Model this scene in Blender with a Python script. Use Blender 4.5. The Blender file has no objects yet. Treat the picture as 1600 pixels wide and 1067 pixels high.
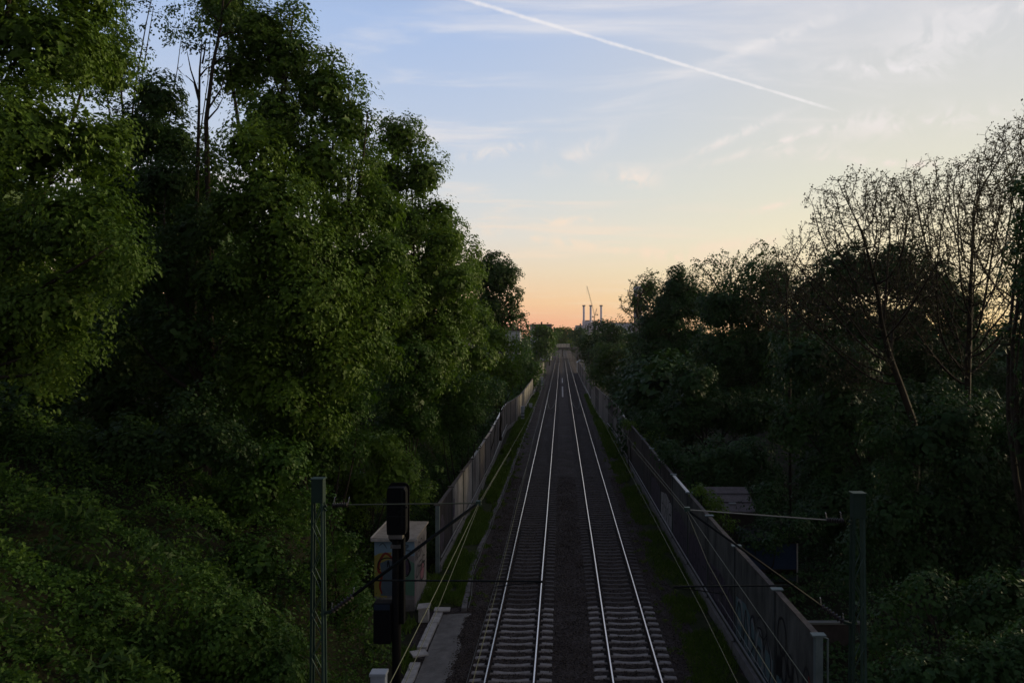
import bpy, math, random
import numpy as np
from mathutils import Vector
R = math.radians
random.seed(7)
rng = np.random.default_rng(7)
scn = bpy.context.scene
col = scn.collection

# ------------------------------------------------------------------ camera
F, CX, CY, H = 1260.0, 877.0, 525.0, 10.6
cam = bpy.data.cameras.new('camera'); camo = bpy.data.objects.new('camera', cam); col.objects.link(camo)
camo.location = (0, 0, H); camo.rotation_euler = (R(90), 0, 0)
cam.sensor_width = 36; cam.lens = F/1600*36
cam.shift_x = (800-CX)/1600; cam.shift_y = (CY-533.5)/1600
cam.clip_start = .2; cam.clip_end = 9000
scn.camera = camo
scn.view_settings.view_transform = 'Standard'
try: scn.view_settings.look = 'None'
except Exception: pass
scn.view_settings.exposure = 0.0
scn.view_settings.gamma = 1.0
scn.render.resolution_x = 1024; scn.render.resolution_y = 682

def P(px, py, D): return Vector(((px-CX)*D/F, D, H-(py-CY)*D/F))

# ------------------------------------------------------------------ world
SUN_AZ, SUN_EL = R(64), R(10)
def s2l(c):
    return tuple((v/12.92 if v <= .04045 else ((v+.055)/1.055)**2.4) for v in [x/255 for x in c])
world = bpy.data.worlds.new('World'); scn.world = world; world.use_nodes = True
nt = world.node_tree; N = nt.nodes; L = nt.links; N.clear()
def nd(t, **k):
    n = N.new(t)
    for a, b in k.items(): setattr(n, a, b)
    return n
def mth(op, a, b=None, c=None, clamp=False):
    n = nd('ShaderNodeMath', operation=op); n.use_clamp = clamp
    for i, v in enumerate((a, b, c)):
        if v is None: continue
        if isinstance(v, (int, float)): n.inputs[i].default_value = v
        else: L.new(v, n.inputs[i])
    return n.outputs[0]
def ramp(fac, stops):
    n = nd('ShaderNodeValToRGB'); e = n.color_ramp.elements
    while len(e) > 1: e.remove(e[-1])
    e[0].position = stops[0][0]; e[0].color = (*stops[0][1], 1)
    for p, c in stops[1:]:
        q = e.new(p); q.color = (*c, 1)
    L.new(fac, n.inputs[0]); return n.outputs[0]
def smooth(v, a, b, lo=0., hi=1.):
    n = nd('ShaderNodeMapRange', interpolation_type='SMOOTHSTEP'); L.new(v, n.inputs[0])
    for i, x in enumerate((a, b, lo, hi)): n.inputs[i+1].default_value = x
    return n.outputs[0]
def mixc(f, a, b, mode='MIX'):
    n = nd('ShaderNodeMix', data_type='RGBA', blend_type=mode)
    for i, v in ((0, f), (6, a), (7, b)):
        if isinstance(v, (int, float)): n.inputs[i].default_value = v
        elif isinstance(v, tuple): n.inputs[i].default_value = (*v, 1)
        else: L.new(v, n.inputs[i])
    return n.outputs[2]
tc = nd('ShaderNodeTexCoord').outputs['Generated']
sp = nd('ShaderNodeSeparateXYZ'); L.new(tc, sp.inputs[0])
X, Y, Z = sp.outputs
el = mth('SQRT', mth('MAXIMUM', Z, 0.0))
az = mth('ARCTAN2', X, Y)
def st(a): return [(math.sqrt(math.sin(R(e))), s2l(c)) for e, c in a]
left = ramp(el, st([(0, (240,150,128)), (1.0, (250,174,144)), (2.4, (253,202,158)), (4.5, (243,220,192)), (7, (228,224,218)),
                    (10, (212,219,226)), (14, (194,208,230)), (21, (172,195,233)), (40, (105,122,165)), (90, (78,90,124))]))
right = ramp(el, st([(0, (252,198,120)), (3, (255,231,174)), (7, (247,235,200)), (10, (233,229,208)), (15, (220,220,214)),
                     (22, (207,211,221)), (40, (124,137,170)), (90, (76,86,116))]))
skyc = mixc(smooth(az, R(-14), R(26)), left, right)
back = ramp(el, st([(0, (104,100,106)), (10, (104,106,120)), (40, (88,96,120)), (90, (76,86,116))]))
skyc = mixc(smooth(Y, .55, -.35), skyc, back)
# thin high cloud
dv = nd('ShaderNodeCombineXYZ')
inv = mth('DIVIDE', 1.0, mth('ADD', mth('MAXIMUM', Z, 0.0), .12))
L.new(mth('MULTIPLY', X, inv), dv.inputs[0]); L.new(mth('MULTIPLY', Y, inv), dv.inputs[1])
mp = nd('ShaderNodeMapping'); L.new(dv.outputs[0], mp.inputs[0]); mp.inputs[2].default_value = (0, 0, R(24)); mp.inputs[3].default_value = (.8, 2.1, 1)
no = nd('ShaderNodeTexNoise'); L.new(mp.outputs[0], no.inputs[0]); no.inputs['Scale'].default_value = 1.7; no.inputs['Detail'].default_value = 8; no.inputs['Roughness'].default_value = .58; no.inputs['Distortion'].default_value = .5
mp2 = nd('ShaderNodeMapping'); L.new(dv.outputs[0], mp2.inputs[0]); mp2.inputs[1].default_value = (4.3, 1.2, 0); mp2.inputs[3].default_value = (.5, .6, 1)
no2 = nd('ShaderNodeTexNoise'); L.new(mp2.outputs[0], no2.inputs[0]); no2.inputs['Scale'].default_value = 1.1; no2.inputs['Detail'].default_value = 3
cl = mth('MULTIPLY', smooth(no.outputs[0], .46, .74), smooth(no2.outputs[0], .34, .60))
cl = mth('MULTIPLY', cl, smooth(Z, .0, .07))
veil = smooth(az, R(2), R(28), .0, .28)
clc = mixc(smooth(Z, .05, .3), (1.0, .78, .56), (.86, .83, .84))
skyc = mixc(mth('MULTIPLY', cl, .75), skyc, clc)
skyc = mixc(mth('MULTIPLY', veil, smooth(no2.outputs[0], .3, .8)), skyc, (.74, .69, .64))
def puff(px, py, wx, wy, rot, s):
    """a small wisp of cirrus in one direction of the sky"""
    global skyc
    d = Vector(((px-CX)/F, 1, (CY-py)/F)); d.normalize()
    u = Vector((math.cos(rot), 0, math.sin(rot))); u -= d*u.dot(d); u.normalize(); v = d.cross(u)
    outs = []
    for q, w in ((u, wx/F), (v, wy/F)):
        n = nd('ShaderNodeVectorMath', operation='DOT_PRODUCT'); L.new(tc, n.inputs[0]); n.inputs[1].default_value = q
        a = mth('DIVIDE', mth('SUBTRACT', n.outputs['Value'], d.dot(q)), w); outs.append(mth('MULTIPLY', a, a))
    g = mth('POWER', 2.718, mth('MULTIPLY', mth('ADD', outs[0], outs[1]), -1.0))
    g = mth('MULTIPLY', g, smooth(Y, .2, .4))
    g = mth('MULTIPLY', mth('MULTIPLY', g, smooth(no3.outputs[0], .42, .60)), min(1, s*1.5))
    skyc = mixc(g, skyc, clc)
no3 = nd('ShaderNodeTexNoise'); L.new(tc, no3.inputs[0]); no3.inputs['Scale'].default_value = 26; no3.inputs['Detail'].default_value = 6; no3.inputs['Roughness'].default_value = .6; no3.inputs['Distortion'].default_value = .8
for q in ((780,236,50,9,.15,.6), (905,240,60,13,.5,.4), (985,277,38,14,-.1,.8), (890,346,46,7,.06,.7), (1010,395,120,9,-.12,.7),
          (1150,212,70,6,.42,.6), (1220,222,90,5,.3,.65), (1262,237,40,9,0,.6), (1200,325,40,5,.3,.6), (1380,108,80,12,0,.8),
          (1420,190,110,18,.1,.6), (1200,65,110,8,.35,.45), (1480,60,90,26,.2,.45), (1400,255,110,5,-.05,.8), (1130,385,110,10,.12,.5), (830,372,90,7,-.15,.45), (1545,18,80,9,.1,.4)):
    puff(*q)
# contrail: a line of ice cloud across the sky
a1 = Vector(((716-CX)/F, 1, (CY+4)/F)).normalized(); a2 = Vector(((1325-CX)/F, 1, (CY-178.5)/F)).normalized()
nn = a1.cross(a2).normalized(); tt = (a2-a1).normalized()
def dot(v):
    n = nd('ShaderNodeVectorMath', operation='DOT_PRODUCT'); L.new(tc, n.inputs[0]); n.inputs[1].default_value = v; return n.outputs['Value']
no4 = nd('ShaderNodeTexNoise'); L.new(tc, no4.inputs[0]); no4.inputs['Scale'].default_value = 90; no4.inputs['Detail'].default_value = 3
along = smooth(dot(tt), a1.dot(tt), a2.dot(tt)); 
lin = nd('ShaderNodeMapRange'); L.new(dot(tt), lin.inputs[0]); lin.inputs[1].default_value = a1.dot(tt); lin.inputs[2].default_value = a2.dot(tt)
wid = mth('MULTIPLY', mth('SUBTRACT', .0021, mth('MULTIPLY', lin.outputs[0], .0006)), smooth(no4.outputs[0], .2, .7, .75, 1.3))
off = mth('ADD', dot(nn), mth('MULTIPLY', mth('SUBTRACT', no3.outputs[0], .5), .0016))
cd = mth('DIVIDE', mth('ABSOLUTE', off), wid)
con = mth('MULTIPLY', smooth(cd, 1.5, .1), smooth(dot(tt), a2.dot(tt), a2.dot(tt)-.05))
con = mth('MULTIPLY', con, smooth(Y, .5, .6))
skyc = mixc(mth('MULTIPLY', mth('MULTIPLY', con, smooth(no4.outputs[0], .3, .65, .6, 1.0)), .7), skyc, (.94, .90, .90))
nish = nd('ShaderNodeTexSky'); nish.sky_type = 'NISHITA'; nish.sun_disc = False; nish.sun_elevation = SUN_EL; nish.sun_rotation = SUN_AZ
bg1 = nd('ShaderNodeBackground'); L.new(skyc, bg1.inputs[0]); bg1.inputs[1].default_value = .98
bg2 = nd('ShaderNodeBackground'); L.new(nish.outputs[0], bg2.inputs[0]); bg2.inputs[1].default_value = .004
ad = nd('ShaderNodeAddShader'); L.new(bg1.outputs[0], ad.inputs[0]); L.new(bg2.outputs[0], ad.inputs[1])
wo = nd('ShaderNodeOutputWorld'); L.new(ad.outputs[0], wo.inputs[0])

sl = bpy.data.lights.new('sun', 'SUN'); sl.energy = 2.9; sl.angle = R(13); sl.color = (1, .82, .50)
so = bpy.data.objects.new('sun', sl); col.objects.link(so)
sd = Vector((math.sin(SUN_AZ)*math.cos(SUN_EL), math.cos(SUN_AZ)*math.cos(SUN_EL), math.sin(SUN_EL)))
so.rotation_euler = sd.to_track_quat('Z', 'Y').to_euler(); so.location = (30, 20, 60)

# ------------------------------------------------------------------ materials
def mat(name, c, rough=.8, metal=0., c2=None, scale=5., bump=0., bscale=None, spec=.3, stretch=None, detail=5):
    m = bpy.data.materials.new(name); m.use_nodes = True; t = m.node_tree; b = t.nodes['Principled BSDF']
    b.inputs['Roughness'].default_value = rough; b.inputs['Metallic'].default_value = metal
    b.inputs['Specular IOR Level'].default_value = spec
    b.inputs['Base Color'].default_value = (*c, 1)
    co = t.nodes.new('ShaderNodeNewGeometry').outputs['Position']
    if stretch:
        mm = t.nodes.new('ShaderNodeMapping'); t.links.new(co, mm.inputs[0]); mm.inputs[3].default_value = stretch; co = mm.outputs[0]
    if c2:
        n = t.nodes.new('ShaderNodeTexNoise'); t.links.new(co, n.inputs[0]); n.inputs['Scale'].default_value = scale; n.inputs['Detail'].default_value = detail; n.inputs['Roughness'].default_value = .65
        r = t.nodes.new('ShaderNodeValToRGB'); r.color_ramp.elements[0].position = .35; r.color_ramp.elements[1].position = .65
        r.color_ramp.elements[0].color = (*c, 1); r.color_ramp.elements[1].color = (*c2, 1)
        t.links.new(n.outputs[0], r.inputs[0]); t.links.new(r.outputs[0], b.inputs['Base Color'])
    if bump:
        n = t.nodes.new('ShaderNodeTexNoise'); t.links.new(co, n.inputs[0]); n.inputs['Scale'].default_value = bscale or scale*4; n.inputs['Detail'].default_value = 6
        k = t.nodes.new('ShaderNodeBump'); k.inputs['Strength'].default_value = bump; k.inputs['Distance'].default_value = .03
        t.links.new(n.outputs[0], k.inputs['Height']); t.links.new(k.outputs[0], b.inputs['Normal'])
    return m
def leafmat(name, cs, transl=.3, rough=.55):
    m = bpy.data.materials.new(name); m.use_nodes = True; t = m.node_tree; t.nodes.clear()
    a = t.nodes.new('ShaderNodeAttribute'); a.attribute_name = 'tint'
    r = t.nodes.new('ShaderNodeValToRGB'); e = r.color_ramp.elements
    e[0].color = (*cs[0], 1); e[0].position = 0; e[1].position = 1; e[1].color = (*cs[-1], 1)
    for i, c in enumerate(cs[1:-1]): q = e.new((i+1)/(len(cs)-1)); q.color = (*c, 1)
    t.links.new(a.outputs['Fac'], r.inputs[0])
    b = t.nodes.new('ShaderNodeBsdfPrincipled'); b.inputs['Roughness'].default_value = rough; b.inputs['Specular IOR Level'].default_value = .22
    t.links.new(r.outputs[0], b.inputs['Base Color'])
    tr = t.nodes.new('ShaderNodeBsdfTranslucent'); t.links.new(r.outputs[0], tr.inputs[0])
    mx = t.nodes.new('ShaderNodeMixShader'); mx.inputs[0].default_value = transl
    t.links.new(b.outputs[0], mx.inputs[1]); t.links.new(tr.outputs[0], mx.inputs[2])
    o = t.nodes.new('ShaderNodeOutputMaterial'); t.links.new(mx.outputs[0], o.inputs[0]); return m

def ballast_mat():
    m = bpy.data.materials.new('ballast'); m.use_nodes = True; t = m.node_tree; b = t.nodes['Principled BSDF']
    b.inputs['Roughness'].default_value = .9; b.inputs['Specular IOR Level'].default_value = .12
    co = t.nodes.new('ShaderNodeNewGeometry').outputs['Position']
    v = t.nodes.new('ShaderNodeTexVoronoi'); t.links.new(co, v.inputs[0]); v.inputs['Scale'].default_value = 17
    n = t.nodes.new('ShaderNodeTexNoise'); t.links.new(co, n.inputs[0]); n.inputs['Scale'].default_value = .7; n.inputs['Detail'].default_value = 5
    r = t.nodes.new('ShaderNodeValToRGB'); t.links.new(v.outputs['Color'], r.inputs[0]); e = r.color_ramp.elements
    e[0].color = (.022, .019, .016, 1); e[1].color = (.125, .108, .094, 1)
    r2 = t.nodes.new('ShaderNodeValToRGB'); t.links.new(n.outputs[0], r2.inputs[0]); e = r2.color_ramp.elements
    e[0].position = .35; e[1].position = .7; e[0].color = (.65, .56, .54, 1); e[1].color = (1.1, 1.05, 1.08, 1)
    mx = t.nodes.new('ShaderNodeMix'); mx.data_type = 'RGBA'; mx.blend_type = 'MULTIPLY'; mx.inputs[0].default_value = 1
    t.links.new(r.outputs[0], mx.inputs[6]); t.links.new(r2.outputs[0], mx.inputs[7]); t.links.new(mx.outputs[2], b.inputs['Base Color'])
    k = t.nodes.new('ShaderNodeBump'); k.inputs['Strength'].default_value = 1; k.inputs['Distance'].default_value = .05; k.invert = True
    t.links.new(v.outputs['Distance'], k.inputs['Height']); t.links.new(k.outputs[0], b.inputs['Normal']); return m

M = dict(
    ballast=ballast_mat(),
    stone=mat('stone', (.020,.016,.012), .9, c2=(.14,.112,.088), scale=14, spec=.1, detail=1),
    ground=mat('ground', (.018,.022,.010), .95, c2=(.035,.03,.018), scale=.5, bump=.5, bscale=6, spec=.1),
    bank=mat('bank', (.016,.020,.009), .95, c2=(.030,.027,.016), scale=1.2, bump=.8, bscale=7, spec=.1),
    grassg=mat('grass_ground', (.022,.034,.010), .95, c2=(.05,.052,.022), scale=3, bump=.8, bscale=25, spec=.1),
    path=mat('gravel_path', (.17,.155,.135), .95, c2=(.26,.24,.21), scale=2.5, bump=.7, bscale=60, spec=.1),
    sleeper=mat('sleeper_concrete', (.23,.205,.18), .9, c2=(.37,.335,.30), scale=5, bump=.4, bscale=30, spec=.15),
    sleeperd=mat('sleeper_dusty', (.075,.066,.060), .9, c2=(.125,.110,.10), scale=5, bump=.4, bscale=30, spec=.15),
    railtop=mat('rail_polished', (.66,.61,.58), .27, 1.0),
    rust=mat('rail_rust', (.022,.014,.010), .85, c2=(.04,.024,.017), scale=8, spec=.15),
    clip=mat('rail_clip', (.03,.028,.026), .7, spec=.2),
    wall=mat('barrier_concrete', (.12,.105,.095), .9, c2=(.20,.175,.155), scale=1.3, bump=.3, bscale=25, spec=.12, stretch=(1, 1, .35)),
    wallgrey=mat('barrier_grey_paint', (.045,.047,.042), .9, c2=(.135,.135,.120), scale=1.8, bump=.3, bscale=25, spec=.15, stretch=(1, 1, .3), detail=9),
    walldark=mat('barrier_stained', (.030,.027,.026), .9, c2=(.085,.072,.066), scale=2.2, bump=.3, bscale=25, spec=.1, stretch=(1, 1, .3)),
    whitewash=mat('faded_white_paint', (.30,.28,.26), .9, c2=(.50,.47,.44), scale=4, spec=.15),
    post=mat('barrier_post_steel', (.05,.06,.06), .6, .3, c2=(.08,.09,.085), scale=3),
    postend=mat('galvanised_post', (.14,.18,.175), .6, .3, c2=(.20,.25,.24), scale=3),
    coping=mat('coping_rusty', (.055,.045,.038), .8, c2=(.12,.10,.085), scale=4),
    copingl=mat('coping_bright_metal', (.62,.60,.58), .35, .85, c2=(.72,.70,.67), scale=2),
    wallwash=mat('barrier_whitewashed', (.10,.088,.08), .9, c2=(.36,.34,.31), scale=.55, bump=.3, bscale=25, spec=.12, stretch=(1, 1, .6), detail=9),
    plinth=mat('plinth', (.16,.15,.14), .9, c2=(.24,.22,.2), scale=3, bump=.3),
    concrete=mat('pale_concrete', (.36,.33,.29), .85, c2=(.54,.50,.45), scale=4, bump=.25, bscale=30),
    kerb=mat('old_concrete', (.08,.075,.07), .9, c2=(.20,.185,.17), scale=3, bump=.5, bscale=25, spec=.15),
    mast=mat('mast_green', (.007,.026,.017), .7, .1, c2=(.011,.034,.023), scale=6, spec=.4),
    masthi=mat('mast_green_pale', (.017,.045,.033), .6, .2, c2=(.03,.065,.05), scale=6, spec=.5),  # paler green for the right chord, lattice, cap and messenger clamp
    tube=mat('tube_steel', (.008,.011,.012), .8, 0, spec=.15),
    tubel=mat('tube_aluminium', (.22,.22,.19), .5, .6),
    insul=mat('insulator_brown', (.022,.018,.018), .5, 0, spec=.3),
    horn=mat('arcing_horn', (.75,.75,.8), .25, .9),
    wire=mat('copper_wire', (.22,.20,.14), .4, .8),
    wireg=mat('weathered_wire', (.09,.10,.065), .6, .4),
    black=mat('signal_black', (.004,.004,.004), .8, c2=(.007,.007,.007), scale=8, spec=.1),
    darkbox=mat('box_dark', (.004,.0045,.006), .8, spec=.1),
    bluebox=mat('box_blue', (.012,.022,.04), .7, spec=.2),
    shedwall=mat('shed_render', (.17,.155,.15), .9, c2=(.24,.22,.22), scale=3, bump=.2),
    shedroof=mat('shed_roof', (.26,.23,.19), .9, c2=(.38,.33,.27), scale=3, bump=.3),
    cabinet=mat('cabinet_grey', (.36,.40,.44), .6, c2=(.42,.46,.50), scale=5, spec=.3),
    bark=mat('bark', (.030,.025,.018), .95, c2=(.055,.045,.034), scale=6, bump=.8, bscale=12, spec=.1),
    twig=mat('twig_bark', (.024,.019,.013), .9, c2=(.038,.030,.021), scale=3, spec=.15),
    blue=mat('blue_paint', (.018,.04,.085), .6, c2=(.025,.055,.11), scale=4),
    wood=mat('dark_wood', (.035,.028,.024), .85, c2=(.06,.048,.04), scale=4),
    felt=mat('roofing_felt', (.10,.085,.08), .9, c2=(.15,.13,.125), scale=4, bump=.3),
    pconc=mat('bridge_concrete', (.62,.57,.45), .9, c2=(.78,.72,.58), scale=.6),
    chim=mat('chimney_concrete', (.66,.60,.66), .9, c2=(.74,.68,.74), scale=.05),
    chimd=mat('chimney_cap', (.24,.20,.22), .9),
    plant=mat('plant_cladding', (.58,.58,.66), .8, c2=(.66,.66,.72), scale=.05),
    crane=mat('crane_steel', (.30,.16,.08), .7, c2=(.34,.18,.10), scale=.1),
    hwall=mat('house_wall', (.50,.50,.52), .9, c2=(.60,.59,.60), scale=.3),
    hroof=mat('house_roof', (.09,.055,.045), .9, c2=(.12,.075,.06), scale=.4),
    glass=mat('window_glass', (.02,.025,.03), .15, spec=.5),
    gblack=mat('paint_black', (.010,.010,.013), .7), gred=mat('paint_red', (.20,.025,.016), .7), gyellow=mat('paint_yellow', (.30,.26,.06), .7),
    glblue=mat('paint_light_blue', (.20,.30,.38), .7), gblue=mat('paint_grey_blue', (.075,.11,.14), .7, c2=(.10,.14,.17), scale=4), gpink=mat('paint_pink', (.28,.12,.15), .7),
    gpurple=mat('paint_purple', (.05,.035,.06), .8, c2=(.09,.07,.09), scale=5), ggreen=mat('paint_green', (.10,.20,.14), .7),
    gwhite=mat('paint_white', (.24,.25,.24), .7), gteal=mat('paint_teal', (.09,.15,.15), .8, c2=(.12,.19,.19), scale=3),
)
LM = dict(
    maple=leafmat('leaf_maple', [(0.042,0.084,0.009), (0.076,0.145,0.014), (0.113,0.190,0.021), (0.168,0.250,0.038)]),
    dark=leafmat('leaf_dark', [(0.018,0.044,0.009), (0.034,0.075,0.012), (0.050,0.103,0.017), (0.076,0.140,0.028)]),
    fresh=leafmat('leaf_fresh', [(0.059,0.115,0.009), (0.097,0.175,0.014), (0.130,0.215,0.021), (0.176,0.260,0.038)]),
    ivy=leafmat('leaf_ivy', [(0.025,0.062,0.009), (0.044,0.100,0.011), (0.067,0.138,0.016), (0.101,0.180,0.028)]),
    blue=leafmat('leaf_cool', [(0.024,0.058,0.015), (0.040,0.092,0.025), (0.059,0.122,0.032), (0.076,0.150,0.043)]),
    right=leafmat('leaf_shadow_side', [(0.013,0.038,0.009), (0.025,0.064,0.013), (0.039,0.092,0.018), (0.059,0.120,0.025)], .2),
    grass=leafmat('grass_blade', [(.050,.085,.010), (.080,.145,.015), (.115,.18,.022), (.22,.21,.07)]),
    bud=leafmat('leaf_bud', [(.05,.05,.02), (.08,.07,.03)], .2),
)

# ------------------------------------------------------------------ mesh helpers
def link(name, me, parent=None):
    o = bpy.data.objects.new(name, me); col.objects.link(o)
    if parent is not None: o.parent = parent
    return o
def tag(o, label=None, cat=None, group=None, kind=None):
    for k, v in (('label', label), ('category', cat), ('group', group), ('kind', kind)):
        if v: o[k] = v
    return o
def thing(name, label, cat, loc=(0, 0, 0), group=None):
    o = bpy.data.objects.new(name, None); col.objects.link(o); o.location = loc; o.empty_display_size = .3
    return tag(o, label, cat, group)
def fast_mesh(name, v, f, mats, tint=None, parent=None, midx=None, smooth=False):
    """v (n,3) array, f (m,k) array of k-gons, tint per vertex"""
    me = bpy.data.meshes.new(name); v = np.ascontiguousarray(v, np.float32); f = np.ascontiguousarray(f, np.int32)
    m, k = f.shape
    me.vertices.add(len(v)); me.vertices.foreach_set('co', v.ravel())
    me.loops.add(m*k); me.loops.foreach_set('vertex_index', f.ravel())
    me.polygons.add(m); me.polygons.foreach_set('loop_start', np.arange(0, m*k, k, dtype=np.int32)); me.polygons.foreach_set('loop_total', np.full(m, k, np.int32))
    if midx is not None: me.polygons.foreach_set('material_index', np.ascontiguousarray(midx, np.int32))
    if smooth: me.polygons.foreach_set('use_smooth', np.ones(m, bool))
    me.update(calc_edges=True)
    for x in (mats if isinstance(mats, (list, tuple)) else [mats]): me.materials.append(x)
    if tint is not None:
        a = me.attributes.new('tint', 'FLOAT', 'POINT'); a.data.foreach_set('value', np.ascontiguousarray(tint, np.float32))
    o = link(name, me, parent)
    return o
class MB:
    def __init__(s): s.v = []; s.f = []; s.m = []; s.mi = 0
    def quadbox(s, p):   # 8 points: bottom 4 ccw, top 4 ccw
        b = len(s.v); s.v += [tuple(q) for q in p]
        for f in ((3,2,1,0), (4,5,6,7), (0,1,5,4), (1,2,6,5), (2,3,7,6), (3,0,4,7)): s.f.append([b+i for i in f]); s.m.append(s.mi)
        return s
    def box(s, x0, x1, y0, y1, z0, z1):
        return s.quadbox([(x0,y0,z0),(x1,y0,z0),(x1,y1,z0),(x0,y1,z0),(x0,y0,z1),(x1,y0,z1),(x1,y1,z1),(x0,y1,z1)])
    def bar(s, a, b, w, h=None, up=(0, 0, 1)):   # rectangular bar from a to b
        h = h or w; a = Vector(a); b = Vector(b); d = (b-a).normalized(); up = Vector(up)
        if abs(d.dot(up)) > .98: up = Vector((0, 1, 0))
        r = d.cross(up).normalized(); u = r.cross(d).normalized()
        c = [r*sx*w/2+u*sz*h/2 for sx, sz in ((-1,-1),(1,-1),(1,1),(-1,1))]
        return s.quadbox([a+q for q in c]+[b+q for q in c])
    def tube(s, pts, r, n=6, cap=True):
        pts = [Vector(p) for p in pts]; rs = r if isinstance(r, (list, tuple)) else [r]*len(pts)
        prev = None; b0 = len(s.v)
        for i, p in enumerate(pts):
            d = (pts[min(i+1, len(pts)-1)]-pts[max(i-1, 0)]).normalized()
            if prev is None:
                a = Vector((0, 0, 1)) if abs(d.z) < .9 else Vector((1, 0, 0)); u = d.cross(a).normalized()
            else:
                u = (prev-d*prev.dot(d)).normalized()
            prev = u; w = d.cross(u)
            for k in range(n):
                t = 2*math.pi*k/n; s.v.append(tuple(p+(u*math.cos(t)+w*math.sin(t))*rs[i]))
        for i in range(len(pts)-1):
            for k in range(n):
                a = b0+i*n+k; b = b0+i*n+(k+1) % n; s.f.append([a, b, b+n, a+n]); s.m.append(s.mi)
        if cap:
            s.f.append([b0+k for k in range(n)][::-1]); s.m.append(s.mi)
            e = b0+(len(pts)-1)*n; s.f.append([e+k for k in range(n)]); s.m.append(s.mi)
        return s
    def poly(s, pts):
        b = len(s.v); s.v += [tuple(p) for p in pts]; s.f.append(list(range(b, b+len(pts)))); s.m.append(s.mi); return s
    def prism(s, pts, d):   # polygon extruded by vector d
        n = len(pts); b = len(s.v); d = Vector(d)
        s.v += [tuple(p) for p in pts]+[tuple(Vector(p)+d) for p in pts]
        s.f.append([b+i for i in range(n)]); s.f.append([b+n+i for i in range(n)][::-1]); s.m += [s.mi]*2
        for i in range(n): j = (i+1) % n; s.f.append([b+i, b+n+i, b+n+j, b+j]); s.m.append(s.mi)
        return s
    def build(s, name, mats, parent=None, smooth=False, bevel=0):
        me = bpy.data.meshes.new(name); me.from_pydata(s.v, [], s.f)
        for x in (mats if isinstance(mats, (list, tuple)) else [mats]): me.materials.append(x)
        me.polygons.foreach_set('material_index', s.m)
        if smooth: me.polygons.foreach_set('use_smooth', [True]*len(s.f))
        me.update()
        import bmesh
        bm = bmesh.new(); bm.from_mesh(me); bmesh.ops.recalc_face_normals(bm, faces=bm.faces)
        if bevel: bmesh.ops.bevel(bm, geom=bm.edges[:], offset=bevel, segments=2, affect='EDGES', profile=.6)
        bm.to_mesh(me); bm.free()
        return link(name, me, parent)
def copy_tree(o, parent=None):
    c = o.copy(); col.objects.link(c); c.parent = parent
    if parent is not None: c.matrix_parent_inverse.identity()
    for ch in [q for q in bpy.data.objects if q.parent is o]: copy_tree(ch, c)
    return c

# value noise on the plane (for lumps)
_perm = rng.random((64, 64, 64))
def vnoise(p):
    p = np.asarray(p, float); i = np.floor(p).astype(int); f = p-i; f = f*f*(3-2*f); out = 0
    for a in (0, 1):
        for b in (0, 1):
            for c in (0, 1):
                w = (f[:, 0] if a else 1-f[:, 0])*(f[:, 1] if b else 1-f[:, 1])*(f[:, 2] if c else 1-f[:, 2])
                out = out+w*_perm[(i[:, 0]+a) & 63, (i[:, 1]+b) & 63, (i[:, 2]+c) & 63]
    return out
def unit(a): return a/np.maximum(np.linalg.norm(a, axis=1, keepdims=True), 1e-9)

SHAPES = dict(
    diamond=(np.array([(0,-.5,0), (.5,.02,1), (0,.5,0), (-.5,.02,1)]), np.array([(0,1,2,3)])),
    maple=(np.array([(0,-.5,0), (.36,-.34,.4), (.26,-.08,.6), (.56,.10,1), (.2,.16,.5), (0,.52,0), (-.2,.16,.5), (-.56,.10,1), (-.26,-.08,.6), (-.36,-.34,.4)]),
           np.array([(0,1,2,3,4,5), (0,5,6,7,8,9)])),
    blade=(np.array([(-.5,-.5,0), (.5,-.5,0), (.0,.5,0)]), np.array([(0,1,2)])),
)
def leaves(c, n, t, Ls, aspect=.6, fold=.12, shape='diamond'):
    """leaf cards at c with normal n, tip direction t"""
    n = unit(n); t = unit(t-n*(t*n).sum(1, keepdims=True)); s = np.cross(n, t)
    sv, sf = SHAPES[shape]; k = len(sv)
    Ls = np.asarray(Ls)[:, None]
    out = np.empty((len(c), k, 3))
    for i, (a, b, w) in enumerate(sv):
        out[:, i] = c+s*(a*aspect*Ls)+t*(b*Ls)+n*(w*fold*Ls)
    base = (np.arange(len(c))*k)[:, None, None]
    f = (base+sf[None]).reshape(-1, sf.shape[1])
    return out.reshape(-1, 3), f, k
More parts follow.
